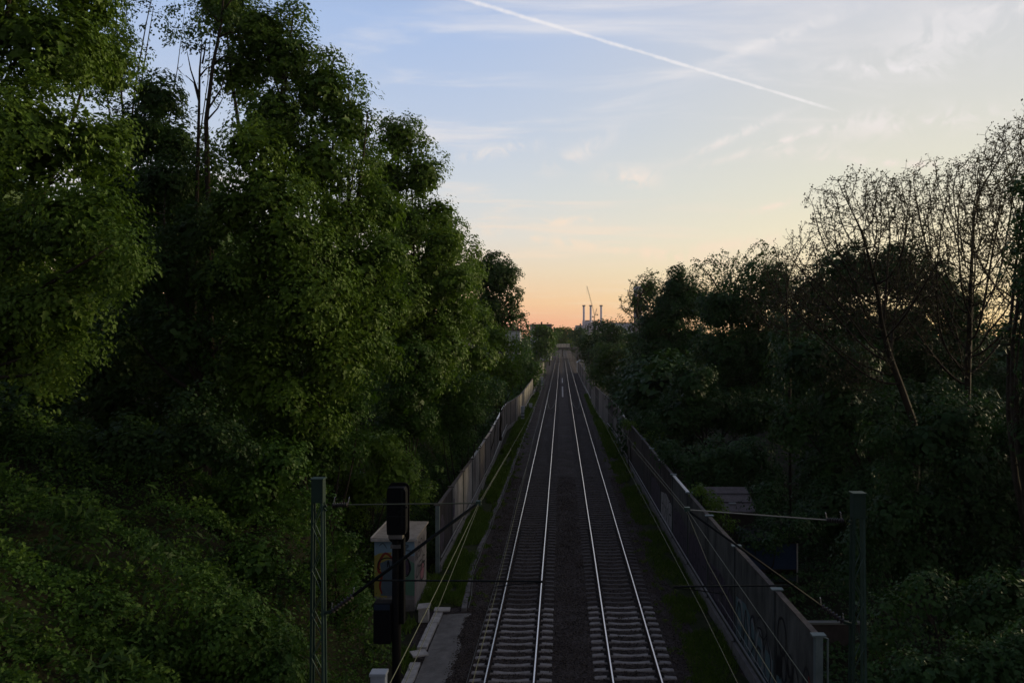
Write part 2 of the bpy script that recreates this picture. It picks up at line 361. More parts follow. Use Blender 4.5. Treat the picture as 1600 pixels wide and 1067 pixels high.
def crown_mesh(lobes, leaf, dens, sprig, shape='diamond', inner=True, per=None, rg=rng, updroop=.7, aspect=.7, ragged=.16, tint0=0., hole=.0, cover=2.1, flat=.22):
    """lobes: list of (x,y,z,rx,ry,rz). Sprigs of leaves set over lumpy lobe surfaces and inside them."""
    V = []; T = []; Cn = []
    C = np.array([l[:3] for l in lobes]); RR = np.array([l[3:6] for l in lobes])
    sc = []; so_ = []; srs = []; kind = []
    for i, (x, y, z, rx, ry, rz) in enumerate(lobes):
        area = 4*math.pi*((rx*ry)**1.6+(rx*rz)**1.6+(ry*rz)**1.6)**(1/1.6)/3**(1/1.6)
        n = int(area*dens/(math.pi*sprig**2)*cover*.9)+6
        d = unit(rg.normal(size=(n, 3)))
        lum = vnoise(d*2.6+i*7.3)*.9+vnoise(d*6+i*3.1)*.5
        rad = .80+ragged*2.5*(lum-.7)+rg.normal(size=n)*.06
        rad += (rg.random(n) < .12)*rg.random(n)*ragged*2.0
        p = np.array([x, y, z])+d*np.array([rx, ry, rz])*rad[:, None]
        keep = np.ones(n, bool)
        for j in range(len(lobes)):
            if j == i: continue
            q = (p-C[j])/RR[j]; keep &= (q*q).sum(1) > .42
        pk = vnoise(p/(2.1*max(sprig, .3))+29); keep &= ~((pk > .60) & (rad > .72) & (rg.random(n) < .8))
        if hole: keep &= vnoise(p*.9/sprig*.35+11) > hole
        sc.append(p[keep]); so_.append(unit(d/np.array([rx, ry, rz]))[keep]); srs.append(sprig*(.6+.8*rg.random(keep.sum()))); kind.append(np.zeros(keep.sum()))
        if inner and min(rx, rz) > 14*leaf*.5:
            m = n//2; d = unit(rg.normal(size=(m, 3))); p = np.array([x, y, z])+d*np.array([rx, ry, rz])*(.25+.3*rg.random(m))[:, None]
            sc.append(p); so_.append(d); srs.append(np.full(m, sprig*1.3)); kind.append(np.ones(m))
    sc = np.concatenate(sc); so_ = np.concatenate(so_); srs = np.concatenate(srs); kind = np.concatenate(kind)
    per = per or int(2.3*(sprig/leaf)**2)+4
    ns = len(sc); idx = np.repeat(np.arange(ns), per)
    # reduce number inside
    keep = (kind[idx] == 0) | (rg.random(len(idx)) < .35); idx = idx[keep]; m = len(idx)
    nrm = unit(so_*.85+np.array([0, 0, updroop])+rg.normal(size=(ns, 3))*.25)
    a = rg.random(m)*2*math.pi; r = np.sqrt(rg.random(m))*srs[idx]
    ref = unit(np.cross(nrm, rg.normal(size=(ns, 3)))); ref2 = np.cross(nrm, ref)
    off = ref[idx]*(np.cos(a)*r)[:, None]+ref2[idx]*(np.sin(a)*r)[:, None]
    hgt = rg.normal(size=m)*flat*srs[idx]-.35*(r**2)/srs[idx]     # dome: edges droop
    c = sc[idx]+off+nrm[idx]*hgt[:, None]
    ln = nrm[idx]+unit(off+1e-6)*.45+rg.normal(size=(m, 3))*.27
    tip = unit(off+1e-6)+rg.normal(size=(m, 3))*.5+np.array([0, 0, -.45])
    sz = leaf*(.65+.7*rg.random(m)); sz[kind[idx] == 1] *= 2.6
    v, f, k = leaves(c, ln, tip, sz, aspect, .14, shape)
    big = vnoise(sc*.35+3)*1.1-.1
    ti = np.clip(.12+.45*big[idx]+rg.normal(size=ns)[idx]*.10+rg.random(m)*.28+tint0, 0, 1)
    return v, f, np.repeat(ti, k)
def limb_pts(a, b, sag=.12, n=5, rg=random):
    a = Vector(a); b = Vector(b); d = b-a; L_ = d.length; out = []
    j = Vector((rg.uniform(-1, 1), rg.uniform(-1, 1), 0))*L_*.07
    for i in range(n+1):
        t = i/n; p = a+d*t; p.z += math.sin(math.pi*t)*L_*sag*-.5+0; p += j*math.sin(math.pi*t); out.append(p)
    return out
def trunk_mesh(base, lobes, r0, parent, fork=.35, mat_='bark'):
    base = Vector(base); cz = sum(l[2] for l in lobes)/len(lobes); cx = sum(l[0] for l in lobes)/len(lobes); cy = sum(l[1] for l in lobes)/len(lobes)
    top = Vector((cx, cy, cz)); mb = MB()
    hub = base.lerp(Vector((base.x*.6+cx*.4, base.y*.6+cy*.4, cz)), fork)
    pts = [base+Vector((0, 0, -.3)), base+Vector((0, 0, .25))]+[base.lerp(hub, t)+Vector((random.uniform(-.1, .1), random.uniform(-.1, .1), 0)) for t in (.35, .7)]+[hub]
    mb.tube(pts, [r0*1.5, r0*1.15, r0, r0*.9, r0*.8], 9)
    for l in lobes:
        e = Vector(l[:3])+Vector((0, 0, l[5]*.35)); p = limb_pts(hub+(top-hub)*random.uniform(0, .3), e)
        r = r0*random.uniform(.35, .6); mb.tube(p, [r*(1-.85*i/(len(p)-1)) for i in range(len(p))], 6)
        for _ in range(5):
            s = p[random.randint(2, 4)]; d = Vector((random.gauss(0, 1), random.gauss(0, 1), random.gauss(.3, .7))).normalized()
            e2 = s+Vector((d.x*l[3], d.y*l[4], d.z*l[5]))*.75; q = limb_pts(s, e2, .08, 3); mb.tube(q, [r*.3, r*.2, r*.12, .01], 5)
    return mb.build('trunk', M[mat_], parent, smooth=True)
def tree(name, label, cat, D, px_lobes, m, leaf, sprig=.5, dens=1., shape='diamond', basex=None, basez=0., trunkr=.2, group=None, yth=1.0, **kw):
    """px_lobes: (px, py, rpx[, dDepth[, squash]])  sized at depth D"""
    lobes = []
    for l in px_lobes:
        px, py, rp = l[:3]; dd = l[3] if len(l) > 3 else 0; sq = l[4] if len(l) > 4 else .9
        p = P(px, py, D+dd); r = rp*(D+dd)/F; lobes.append((p.x, p.y, p.z, r, r*yth, r*sq))
    bx = basex if basex is not None else sum(l[0] for l in lobes)/len(lobes)
    by = D+.5
    root = thing(name, label, cat, (bx, by, basez), group)
    v, f, t = crown_mesh(lobes, leaf, dens, sprig, shape, **kw)
    cr = fast_mesh('crown', v-np.array([bx, by, basez]), f, LM[m], t, root)
    tr = trunk_mesh((0, 0, 0), [(a-bx, b-by, c-basez, d, e, g) for a, b, c, d, e, g in lobes], trunkr, root)
    return root, lobes

# space colonisation for bare, twiggy trees
def colonise(base, att, step=.35, kill=.5, infl=4., iters=260, trunk=None):
    nodes = [np.array(base, float)]; par = [-1]
    if trunk:
        for p in trunk: nodes.append(np.array(p, float)); par.append(len(nodes)-2)
    att = att.copy(); nn_ = np.full(len(att), -1); nd_ = np.full(len(att), 1e9)
    def upd(s):
        for i in range(s, len(nodes)):
            d = np.linalg.norm(att-nodes[i], axis=1); b = d < nd_; nd_[b] = d[b]; nn_[b] = i
    upd(0)
    for it in range(iters):
        if not len(att): break
        lim = infl if it > 25 else 1e9
        ok = nd_ < lim
        if not ok.any(): break
        s0 = len(nodes)
        ids = nn_[ok]; dirs = unit(att[ok]-np.array(nodes)[ids])
        u, inv_ = np.unique(ids, return_inverse=True); acc = np.zeros((len(u), 3)); np.add.at(acc, inv_, dirs)
        acc = unit(acc+rng.normal(size=acc.shape)*.32)
        for k, i in enumerate(u):
            nodes.append(nodes[i]+acc[k]*step); par.append(i)
        upd(s0)
        al = nd_ > kill; att = att[al]; nn_ = nn_[al]; nd_ = nd_[al]
        if len(nodes) > 17000: break
    return np.array(nodes), np.array(par)
def bare_tree(name, label, cat, base, px_lobes, D, natt, parent=None, step=.3, kill=.42, rmin=.008, trunk=None, budm='bud', bud=.07, buds=2, extra=2, seed=1, up=.5):
    r_ = np.random.default_rng(seed); pts = []
    vol = [l[2]**3 for l in px_lobes]; tot = sum(vol)
    for l, vv in zip(px_lobes, vol):
        n = int(natt*vv/tot); d = unit(r_.normal(size=(n, 3))); rad = r_.random(n)**.33
        dd = l[3] if len(l) > 3 else 0; p = P(l[0], l[1], D+dd); rr = l[2]*(D+dd)/F
        pts.append(np.array(p)+d*rad[:, None]*rr)
    att = np.concatenate(pts); b = np.array(base, float)
    nodes, par = colonise(b, att, step, kill, trunk=trunk)
    n = len(nodes); rad = np.zeros(n); kids = np.zeros(n, int)
    for i in range(n-1, 0, -1):
        if kids[i] == 0: rad[i] = rmin
        else: rad[i] = rad[i]**(1/2.3)
        rad[par[i]] += rad[i]**2.3; kids[par[i]] += 1
    rad[0] = rad[0]**(1/2.3) if kids[0] else rmin
    rad = np.minimum(rad, .15)
    # extra fine twigs
    ex_a = []; ex_b = []; tips = []
    small = np.where(rad < rmin*3)[0]; small = small[small > 0]
    for i in small:
        d0 = unit((nodes[i]-nodes[par[i]])[None])[0]
        for _ in range(extra if r_.random() < .8 else 0):
            d = d0*.7+r_.normal(size=3)*.55+np.array([0, 0, up*.5]); d /= np.linalg.norm(d); e = nodes[i]+d*step*r_.uniform(.4, 1.2)
            ex_a.append(nodes[i]); ex_b.append(e); tips.append(e)
    a = np.concatenate([nodes[par[1:]], np.array(ex_a).reshape(-1, 3)]); e = np.concatenate([nodes[1:], np.array(ex_b).reshape(-1, 3)])
    ra = np.concatenate([np.minimum(rad[par[1:]], rad[1:]*1.6), np.full(len(ex_a), rmin)]); re = np.concatenate([rad[1:], np.full(len(ex_a), rmin*.6)])
    d = unit(e-a); u = unit(np.cross(d, np.where(np.abs(d[:, 2:3]) < .9, [[0, 0, 1.]], [[1., 0, 0]]))); w = np.cross(d, u); K = 4
    V = np.empty((len(a), 2*K, 3))
    for k in range(K):
        t = 2*math.pi*k/K; q = u*math.cos(t)+w*math.sin(t); V[:, k] = a+q*ra[:, None]; V[:, K+k] = e+q*re[:, None]
    bs = (np.arange(len(a))*2*K)[:, None, None]; f = (bs+np.array([(k, (k+1) % K, K+(k+1) % K, K+k) for k in range(K)])[None]).reshape(-1, 4)
    root = parent or thing(name, label, cat, tuple(base))
    o = np.array(base)
    fast_mesh('branches' if parent else 'trunk', V.reshape(-1, 3)-o, f, M['twig'], None, root, smooth=True)
    tp = np.array(tips) if tips else nodes[-10:]
    tp = np.repeat(tp, buds, axis=0); m = len(tp)
    v, ff, k = leaves(tp+r_.normal(size=(m, 3))*bud*.5-o, r_.normal(size=(m, 3)), r_.normal(size=(m, 3))+[0, 0, .6], bud*(.6+.8*r_.random(m)), .6)
    fast_mesh('crown', v, ff, LM[budm], np.repeat(r_.random(m), k), root)
    return root

# ------------------------------------------------------------------ ground
def lerp(a, b, t): return a+(b-a)*t
def sst(x, a, b):
    t = np.clip((x-a)/(b-a), 0, 1); return t*t*(3-2*t)
def bank_h(x, y):
    x = np.asarray(x, float); y = np.asarray(y, float)
    xe = np.where(y < 28, -5.5, 0)+np.where(y >= 28, lerp(-5.5, -8.1, sst(y, 28, 31)), 0)
    xe = np.where(y > 35.5, lerp(-8.1, -6.9, sst(y, 35.5, 39)), xe)
    xe = np.where(y > 62, lerp(-6.9, -7.4, sst(y, 62, 85)), xe)
    t = np.maximum(xe-x, 0); amp = lerp(7.2, 3.0, sst(y, 85, 150)); amp = np.where(y > 250, lerp(3.0, 1.5, sst(y, 250, 400)), amp)
    z = -.35+amp*(1-np.exp(-t/4.8))
    lump = vnoise(np.stack([x*.55, y*.55, x*0+2], -1).reshape(-1, 3)).reshape(x.shape)*1.7+vnoise(np.stack([x*1.6, y*1.6, x*0+5], -1).reshape(-1, 3)).reshape(x.shape)*.6
    return z+(lump-1.0)*np.clip(t/2.5, 0, 1)*1.0
def right_h(x, y):
    x = np.asarray(x, float); y = np.asarray(y, float); t = np.maximum(x-6.9, 0)
    lump = vnoise(np.stack([x*.5, y*.5, x*0+9], -1).reshape(-1, 3)).reshape(x.shape)
    return -.5+(lump-.5)*.8*np.clip(t/2, 0, 1)+np.minimum(t*.03, 1.2)
def grid(name, xs, ys, hf, m, kind='structure'):
    Xg, Yg = np.meshgrid(xs, ys); Zg = hf(Xg, Yg); v = np.stack([Xg, Yg, Zg], -1).reshape(-1, 3); nx = len(xs); ny = len(ys)
    i = (np.arange(ny-1)[:, None]*nx+np.arange(nx-1)[None]).ravel(); f = np.stack([i, i+1, i+nx+1, i+nx], 1)
    o = fast_mesh(name, v, f, m, smooth=True); tag(o, kind=kind); return o
MB().poly([(-4500, -300, -1.6), (4500, -300, -1.6), (4500, 5000, -1.6), (-4500, 5000, -1.6)]).build('ground', M['ground'])['kind'] = 'structure'
def nonuni(a, b, s0, g):
    out = [a]; s = s0
    while out[-1] < b: out.append(out[-1]+s); s *= g
    return np.array(out)
ysn = nonuni(-6, 460, .45, 1.018)
grid('embankment', -nonuni(5.4, 120, .3, 1.05)[::-1], ysn, bank_h, M['bank'])
grid('garden_ground', nonuni(6.5, 120, .35, 1.06), ysn, right_h, M['ground'])
def bed_h(x, y):
    return np.interp(x, [-8.4, -4.6, -4.3, -3.55, -3.15, .1, .5, .9, 4.0, 4.45, 5.2, 6.9], [-.36, -.36, -.34, -.25, -.225, -.225, -.25, -.225, -.225, -.28, -.38, -.42])+(vnoise(np.stack([x*2.2, y*2.2, x*0], -1).reshape(-1, 3)).reshape(x.shape)-.5)*.035
grid('track_bed', np.arange(-8.4, 6.95, .15), nonuni(-4, 640, .3, 1.02), bed_h, M['ballast'])
grid('grass_verge_left', np.linspace(-5.75, -4.3, 9), nonuni(32.5, 230, .4, 1.02), lambda x, y: bed_h(x, y)*0-.27+(vnoise(np.stack([x*2, y*2, x*0+1], -1).reshape(-1, 3)).reshape(x.shape)-.5)*.12-np.abs(x+5)*.10, M['grassg'])
grid('grass_verge_right', np.linspace(4.35, 6.4, 11), nonuni(8, 230, .4, 1.02), lambda x, y: -.27+(vnoise(np.stack([x*2, y*2, x*0+1], -1).reshape(-1, 3)).reshape(x.shape)-.5)*.14-np.abs(x-5.1)*.16, M['grassg'])
grid('gravel_path', np.linspace(-4.62, -3.5, 6), np.arange(8, 31.8, .4), lambda x, y: -.255+(vnoise(np.stack([x*2, y*2, x*0+1], -1).reshape(-1, 3)).reshape(x.shape)-.5)*.03-np.clip(-3.9-x, 0, 1)*.05, M['path'])

# loose stones on the bed
def stones(n, x0, x1, y0, y1, s, name, label, kindm='stone', avoid=True):
    x = rng.uniform(x0, x1, n); y = y0+(y1-y0)*rng.random(n)**1.3
    if avoid:
        k = np.ones(n, bool)
        for cxx in (-1.6, 2.35):
            for rr in (-.75, .75): k &= np.abs(x-cxx-rr) > .09
        x = x[k]; y = y[k]; n = len(x)
    z = bed_h(x, y)+rng.uniform(-.01, .02, n)
    o8 = np.array([(1,0,0), (0,1,0), (-1,0,0), (0,-1,0), (0,0,1), (0,0,-1)], float); fc = np.array([(0,1,4), (1,2,4), (2,3,4), (3,0,4), (1,0,5), (2,1,5), (3,2,5), (0,3,5)])
    sz = s*(.5+rng.random(n)*.8); v = o8[None]*(.55+.6*rng.random((n, 6, 1)))*sz[:, None, None]; v[:, :, 2] *= .75
    a = rng.random(n)*6.28; ca, sa = np.cos(a)[:, None], np.sin(a)[:, None]; vx = v[:, :, 0]*ca-v[:, :, 1]*sa; vy = v[:, :, 0]*sa+v[:, :, 1]*ca
    v = np.stack([vx, vy, v[:, :, 2]], -1)+rng.normal(size=(n, 6, 3))*.006+np.stack([x, y, z], -1)[:, None]
    f = ((np.arange(n)*6)[:, None, None]+fc[None]).reshape(-1, 3)
    tag(fast_mesh(name, v.reshape(-1, 3), f, M[kindm]), label, 'ballast', kind='stuff')
stones(62000, -3.75, 4.75, 21, 62, .034, 'ballast_stones', 'loose dark ballast stones between and beside the two tracks')
stones(900, -5.0, -3.4, 22, 32, .022, 'path_pebbles', 'small dark pebbles strewn on the pale gravel path', avoid=False)

# ------------------------------------------------------------------ tracks
TL, TR = -1.6, 2.35
def sleeper_obj(m):
    xs = [-1.3, -1.27, -1.0, -.5, -.25, 0, .25, .5, 1.0, 1.27, 1.3]; zt = [-.20, -.185, -.165, -.168, -.19, -.197, -.19, -.168, -.165, -.185, -.20]
    wt = [.09, .1, .1, .1, .082, .08, .082, .1, .1, .1, .09]; mb = MB(); n = len(xs)
    for x, z, w in zip(xs, zt, wt): mb.v += [(x, -w-.03, -.33), (x, -w, z-.012), (x, -w+.015, z), (x, w-.015, z), (x, w, z-.012), (x, w+.03, -.33)]
    for i in range(n-1):
        for k in range(5): a = i*6+k; mb.f.append([a, a+1, a+7, a+6]); mb.m.append(0)
    mb.f.append([0, 1, 2, 3, 4, 5]); mb.f.append([(n-1)*6+k for k in range(6)][::-1]); mb.m += [0, 0]
    return mb.build('rail_sleeper', m)
slp = {}; clipme = None
def clip_mesh():
    mb = MB(); mb.box(-.155, .155, -.05, .05, -.172, -.160)
    for s in (-1, 1):
        mb.box(s*.075-.0, s*.075+s*.085, -.06, .06, -.168, -.148) if s > 0 else mb.box(-.16, -.075, -.06, .06, -.168, -.148)
        for q in (-.035, .035): mb.tube([(s*.08, q, -.145), (s*.10, q*1.3, -.125), (s*.14, q*.8, -.145)], .009, 5)
        mb.tube([(s*.115, 0, -.15), (s*.115, 0, -.105)], .018, 6)
    return mb
NS = 150
y0 = 12.2
rest = {0: [], 1: []}
for ti, (tx, tn) in enumerate(((TL, 'left'), (TR, 'right'))):
    for i in range(NS):
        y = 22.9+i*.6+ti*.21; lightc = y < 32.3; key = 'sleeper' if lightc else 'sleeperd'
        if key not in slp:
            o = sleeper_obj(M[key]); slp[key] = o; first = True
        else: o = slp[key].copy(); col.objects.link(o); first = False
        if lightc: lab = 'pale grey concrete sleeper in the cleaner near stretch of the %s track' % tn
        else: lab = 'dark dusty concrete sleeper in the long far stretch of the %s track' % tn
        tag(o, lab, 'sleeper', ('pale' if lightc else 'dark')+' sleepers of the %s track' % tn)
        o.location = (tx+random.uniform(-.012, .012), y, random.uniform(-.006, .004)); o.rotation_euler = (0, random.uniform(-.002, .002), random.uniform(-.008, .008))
        if y < 45:
            for s in (-.75, .75):
                if clipme is None: c = clip_mesh().build('rail_fastening', M['clip']); clipme = c.data
                else: c = bpy.data.objects.new('rail_fastening', clipme); col.objects.link(c)
                c.parent = o; c.location = (s, 0, .002)
mb = MB()
for tx, of in ((TL, 0), (TR, .21)):
    for k in range(-24, 0): mb.box(tx-1.3, tx+1.3, 22.9+of+k*.6-.1, 22.9+of+k*.6+.1, -.3, -.175)
    y = 22.9+of+NS*.6
    while y < 380: mb.box(tx-1.3, tx+1.3, y-.1, y+.1, -.3, -.175); y += .6
tag(mb.build('distant_sleepers', M['sleeperd']), 'dark sleepers running on towards the far bridge beneath the rails', 'sleepers', kind='stuff')
prof = [(-.075,-.172), (.075,-.172), (.075,-.160), (.012,-.142), (.009,-.05), (.036,-.038), (.036,-.010), (.021,0), (-.021,0), (-.036,-.010), (-.036,-.038), (-.009,-.05), (-.012,-.142), (-.075,-.160)]
def rail(xc, label):
    ys = list(np.arange(2, 60, 2.))+list(nonuni(60, 640, 4, 1.06)); mb = MB(); n = len(prof)
    for y in ys:
        w = .0035*math.sin(y*.31+xc)+.003*math.sin(y*.083+2*xc)
        mb.v += [(xc+a+w, y, b) for a, b in prof]
    for i in range(len(ys)-1):
        for k in range(n):
            a = i*n+k; b = i*n+(k+1) % n; mb.f.append([a, b, b+n, a+n]); mb.m.append(1 if k == 7 else 0)
    return tag(mb.build('rail', [M['rust'], M['railtop']]), label, 'rail', 'running rails of the two tracks')
rail(TL-.75, 'shiny steel rail nearest the left noise barrier, leftmost of the four')
rail(TL+.75, 'shiny steel rail on the inner side of the left track')
rail(TR-.75, 'shiny steel rail on the inner side of the right track')
rail(TR+.75, 'shiny steel rail nearest the right noise barrier, rightmost of the four')
# bond cable loops between the rails
for tx, n in ((TL, 'left'), (TR, 'right')):
    pts = [(tx-.70, 136, -.10), (tx-.62, 131, -.15), (tx-.35, 122.5, -.15), (tx, 118.5, -.15), (tx+.35, 122.5, -.15), (tx+.62, 131, -.15), (tx+.70, 136, -.10)]
    tag(MB().tube(pts, .022, 5).build('bond_cable', M['tubel']), 'pale cable loop lying between the rails of the %s track' % n, 'cable')
for a, b, n in ((143, 172, 'long pale board strip lying on the ballast between the tracks'), (186, 206, 'short pale board strip lying farther off between the tracks')):
    tag(MB().box(.12, .38, a, b, -.24, -.13).build('board_strip', M['concrete']), n, 'board')
# thin signal cable beside the left track
pts = [(-2.9+.05*math.sin(y*.2), y, -.16) for y in np.arange(14, 120, 2.)]
tag(MB().tube(pts, .010, 5).build('trackside_cable', M['tubel']), 'thin grey cable running beside the left rail of the left track', 'cable')
pts = [(4.15+.10*math.sin(y*.11)+max(0, (60-y))*.004, y, -.22) for y in np.arange(40, 125, 2.)]

# cable duct of concrete lids along the left verge
def kx(y): return -4.12+.05*math.sin(y*.13)+.02*math.sin(y*.61)+(.28*sst(y, 38, 31.5))
root = thing('cable_duct', 'long line of old concrete duct lids between left grass verge and ballast', 'cable duct', (-4.1, 31, -.3))
y = 31.9; k = 0
while y < 200:
    l = 1.0 if y < 90 else 4.; a = Vector((kx(y)+4.1, y-31, .0)); b = Vector((kx(y+l)+4.1, y+l-31-.02, .0)); z = random.uniform(.11, .15)
    if k < 95:
        m = MB(); m.bar(a+Vector((random.uniform(-.02, .02), 0, z/2)), b+Vector((random.uniform(-.02, .02), 0, z/2+random.uniform(-.01, .015))), .20, z)
        m.build('lid', M['kerb'], root, bevel=.008)
    y += l; k += 1
m = MB(); pts = [(kx(t)+.17+.03*math.sin(t), t, -.17) for t in np.arange(32, 150, 1.5)]
m.tube(pts, .016, 5); tag(m.build('duct_cable', M['tubel']), 'pale cable running along the track side of the duct lids', 'cable')

# near trough of pale slabs
root = thing('slab_channel', 'row of pale grey slabs edging the gravel path near the camera', 'slabs', (-4.82, 10, -.3))
y = 10.0; k = 0
while y < 31.3:
    l = .62
    if not (26.7 < y < 27.5):
        m = MB(); j = random.uniform(-.02, .02); m.box(-.17+j, .17+j, y-10, y-10+l-.02, 0, .12+random.uniform(-.01, .01)); m.build('slab', M['concrete'], root, bevel=.01)
    y += l
def slab(label, c, w, l, rot, tilt, z, h=.06, m='concrete', name='loose_slab'):
    o = MB().box(-w/2, w/2, -l/2, l/2, 0, h).build(name, M[m], bevel=.012); o.location = (c[0], c[1], z); o.rotation_euler = (tilt, tilt*.5, rot); return tag(o, label, 'slab')
slab('loose pale slab lying askew across the slab row', (-4.80, 27.2), .55, .42, .5, .08, -.12)
slab('pale cross slab at the far end of the slab row', (-4.68, 31.7), .62, .36, .04, .02, -.16)
slab('small white slab lying beyond the slab row beside the shed corner', (-5.68, 34.6), .3, .25, .1, 0, -.28, .1)
o = MB().prism([(-.19, -.16, 0), (.19, -.16, 0), (.19, .16, 0), (-.19, .16, 0)], (0, 0, .50)).build('block', M['concrete'], bevel=.01)
r_ = thing('cable_marker_block', 'small grey concrete block with slanted pale lid left of the slab row', 'concrete block', (-5.28, 31.0, -.35)); o.parent = r_; o.name = 'block_body'
MB().quadbox([(-.24,-.2,.5), (.24,-.2,.54), (.24,.2,.6), (-.24,.2,.56), (-.24,-.2,.55), (.24,-.2,.59), (.24,.2,.65), (-.24,.2,.61)]).build('lid', M['concrete'], r_)
r_ = thing('trackside_cabinet', 'pale grey cabinet top in front of the signal post at the bottom edge', 'cabinet', (-4.75, 21, -.3))
MB().box(-.19, .19, -.15, .15, .1, 2.1).build('cabinet_body', M['cabinet'], r_, bevel=.01)
MB().box(-.215, .215, -.18, .18, 2.1, 2.18).build('cabinet_lid', M['cabinet'], r_, bevel=.01); MB().box(-.16, .16, -.158, -.1505, .3, 2.0).build('cabinet_door', M['cabinet'], r_)

# small far cabinets etc. beside the left verge
def cab(label, px, py, D, w, h, bands=True, top=None):
    p = P(px, py, D); z0 = -.35; r_ = thing('relay_cabinet', label, 'cabinet', (p.x, D, z0))
    MB().box(-w/2, w/2, -.2, .2, 0, h).build('cabinet_body', M['cabinet'], r_, bevel=.02)
    if bands:
        MB().box(-w/2-.01, w/2+.01, -.215, .21, h*.32, h*.40).box(-w/2-.01, w/2+.01, -.215, .21, h*.55, h*.60).build('band', M['black'], r_)
    MB().box(-w/2-.04, w/2+.04, -.25, .25, h, h+.06).build('cabinet_lid', M['cabinet'], r_)
cab('tall pale cabinet with dark bands on the left verge beside the kinked barrier', 816.5, 650, 103, .42, 1.9)
cab('slim pale cabinet with dark bands farther along the left verge', 847, 598, 178, .5, 1.9)
cab('low grey cabinet just right of the tall banded cabinet', 829, 632, 122, .5, .7, False)
def dwarf(label, px, py, D, h, col_='horn'):
    p = P(px, py, D); r_ = thing('dwarf_signal', label, 'signal', (p.x, D, -.3)); MB().tube([(0, 0, 0), (0, 0, h)], .04, 6).build('post', M['tube'], r_)
    MB().box(-.16, .16, -.1, .1, h, h+.3).build('head', M[col_], r_, bevel=.02); MB().box(-.3, .3, -.1, .1, h*.2, h*.7).build('case', M['black'], r_, bevel=.02)
dwarf('low signal with a bright white head on the left verge', 833.5, 620, 138, .9)
dwarf('small low signal with white head far off by the left barrier end', 857, 556, 420, 1.6)
dwarf('small low signal with white head far off by the right shelter', 902.5, 562, 350, 2.0)
# shelter on the far right
p = P(907.5, 580, 243); r_ = thing('shelter', 'small grey arched shelter on posts beside the far end of right barrier', 'shelter', (p.x, 243, -.3))
m = MB(); n = 8
prf = [(-1.2+2.4*i/n, 2.9+.7*math.sin(math.pi*i/n)) for i in range(n+1)]
m.prism([(x, -1, z) for x, z in prf]+[(x, -1, z-.15) for x, z in reversed(prf)], (0, 6, 0)); m.build('roof', M['cabinet'], r_)
for sx in (-1.05, 1.05):
    for sy in (-.8, 4.6): MB().box(sx-.07, sx+.07, sy-.07, sy+.07, 0, 2.95).build('post', M['cabinet'], r_)
MB().box(-1.1, 1.1, -.9, -.8, 2.4, 2.8).build('fascia', M['concrete'], r_)

# ------------------------------------------------------------------ noise barriers
def strokes(parent, frame, data, name='graffiti', off=.004, thick=.0):
    """graffiti strokes: frame(u,v)->point on the face; data=(material, width, [(u,v)...], closed)"""
    o0, U, V_, Nn = frame
    lvl = 0
    for mk, w, pts, closed in data:
        lvl += 1; m = MB(); pts = list(pts)
        def pt(u, v): return o0+U*u+V_*v+Nn*(off+.0015*lvl)
        if w == 0:
            m.poly([pt(u, v) for u, v in pts])
        else:
            # smooth the polyline
            q = pts+[pts[0]] if closed else pts; s = []
            for i in range(len(q)-1):
                p0 = q[i-1] if i > 0 else (q[-2] if closed else q[0]); p1, p2 = q[i], q[i+1]; p3 = q[i+2] if i+2 < len(q) else (q[1] if closed else q[-1])
                for k in range(5):
                    t = k/5; s.append(tuple(.5*(2*p1[c]+(p2[c]-p0[c])*t+(2*p0[c]-5*p1[c]+4*p2[c]-p3[c])*t*t+(3*p1[c]-p0[c]-3*p2[c]+p3[c])*t**3) for c in (0, 1)))
            s.append(q[-1]); a = []; b = []
            for i, p in enumerate(s):
                d = (s[min(i+1, len(s)-1)][0]-s[max(i-1, 0)][0], s[min(i+1, len(s)-1)][1]-s[max(i-1, 0)][1]); l = math.hypot(*d) or 1
                ww = w/2*(1 if closed else (.6+.4*math.sin(math.pi*i/(len(s)-1)))); nx, ny = -d[1]/l*ww, d[0]/l*ww; a.append((p[0]+nx, p[1]+ny)); b.append((p[0]-nx, p[1]-ny))
            for i in range(len(s)-1): m.poly([pt(*a[i]), pt(*a[i+1]), pt(*b[i+1]), pt(*b[i])])
        g = m.build(name, M[mk], parent)
def blob(cx, cy, rx, ry, n=14, j=.15, rd=random): return [(cx+math.cos(6.283*i/n)*rx*(1+rd.uniform(-j, j)), cy+math.sin(6.283*i/n)*ry*(1+rd.uniform(-j, j))) for i in range(n)]
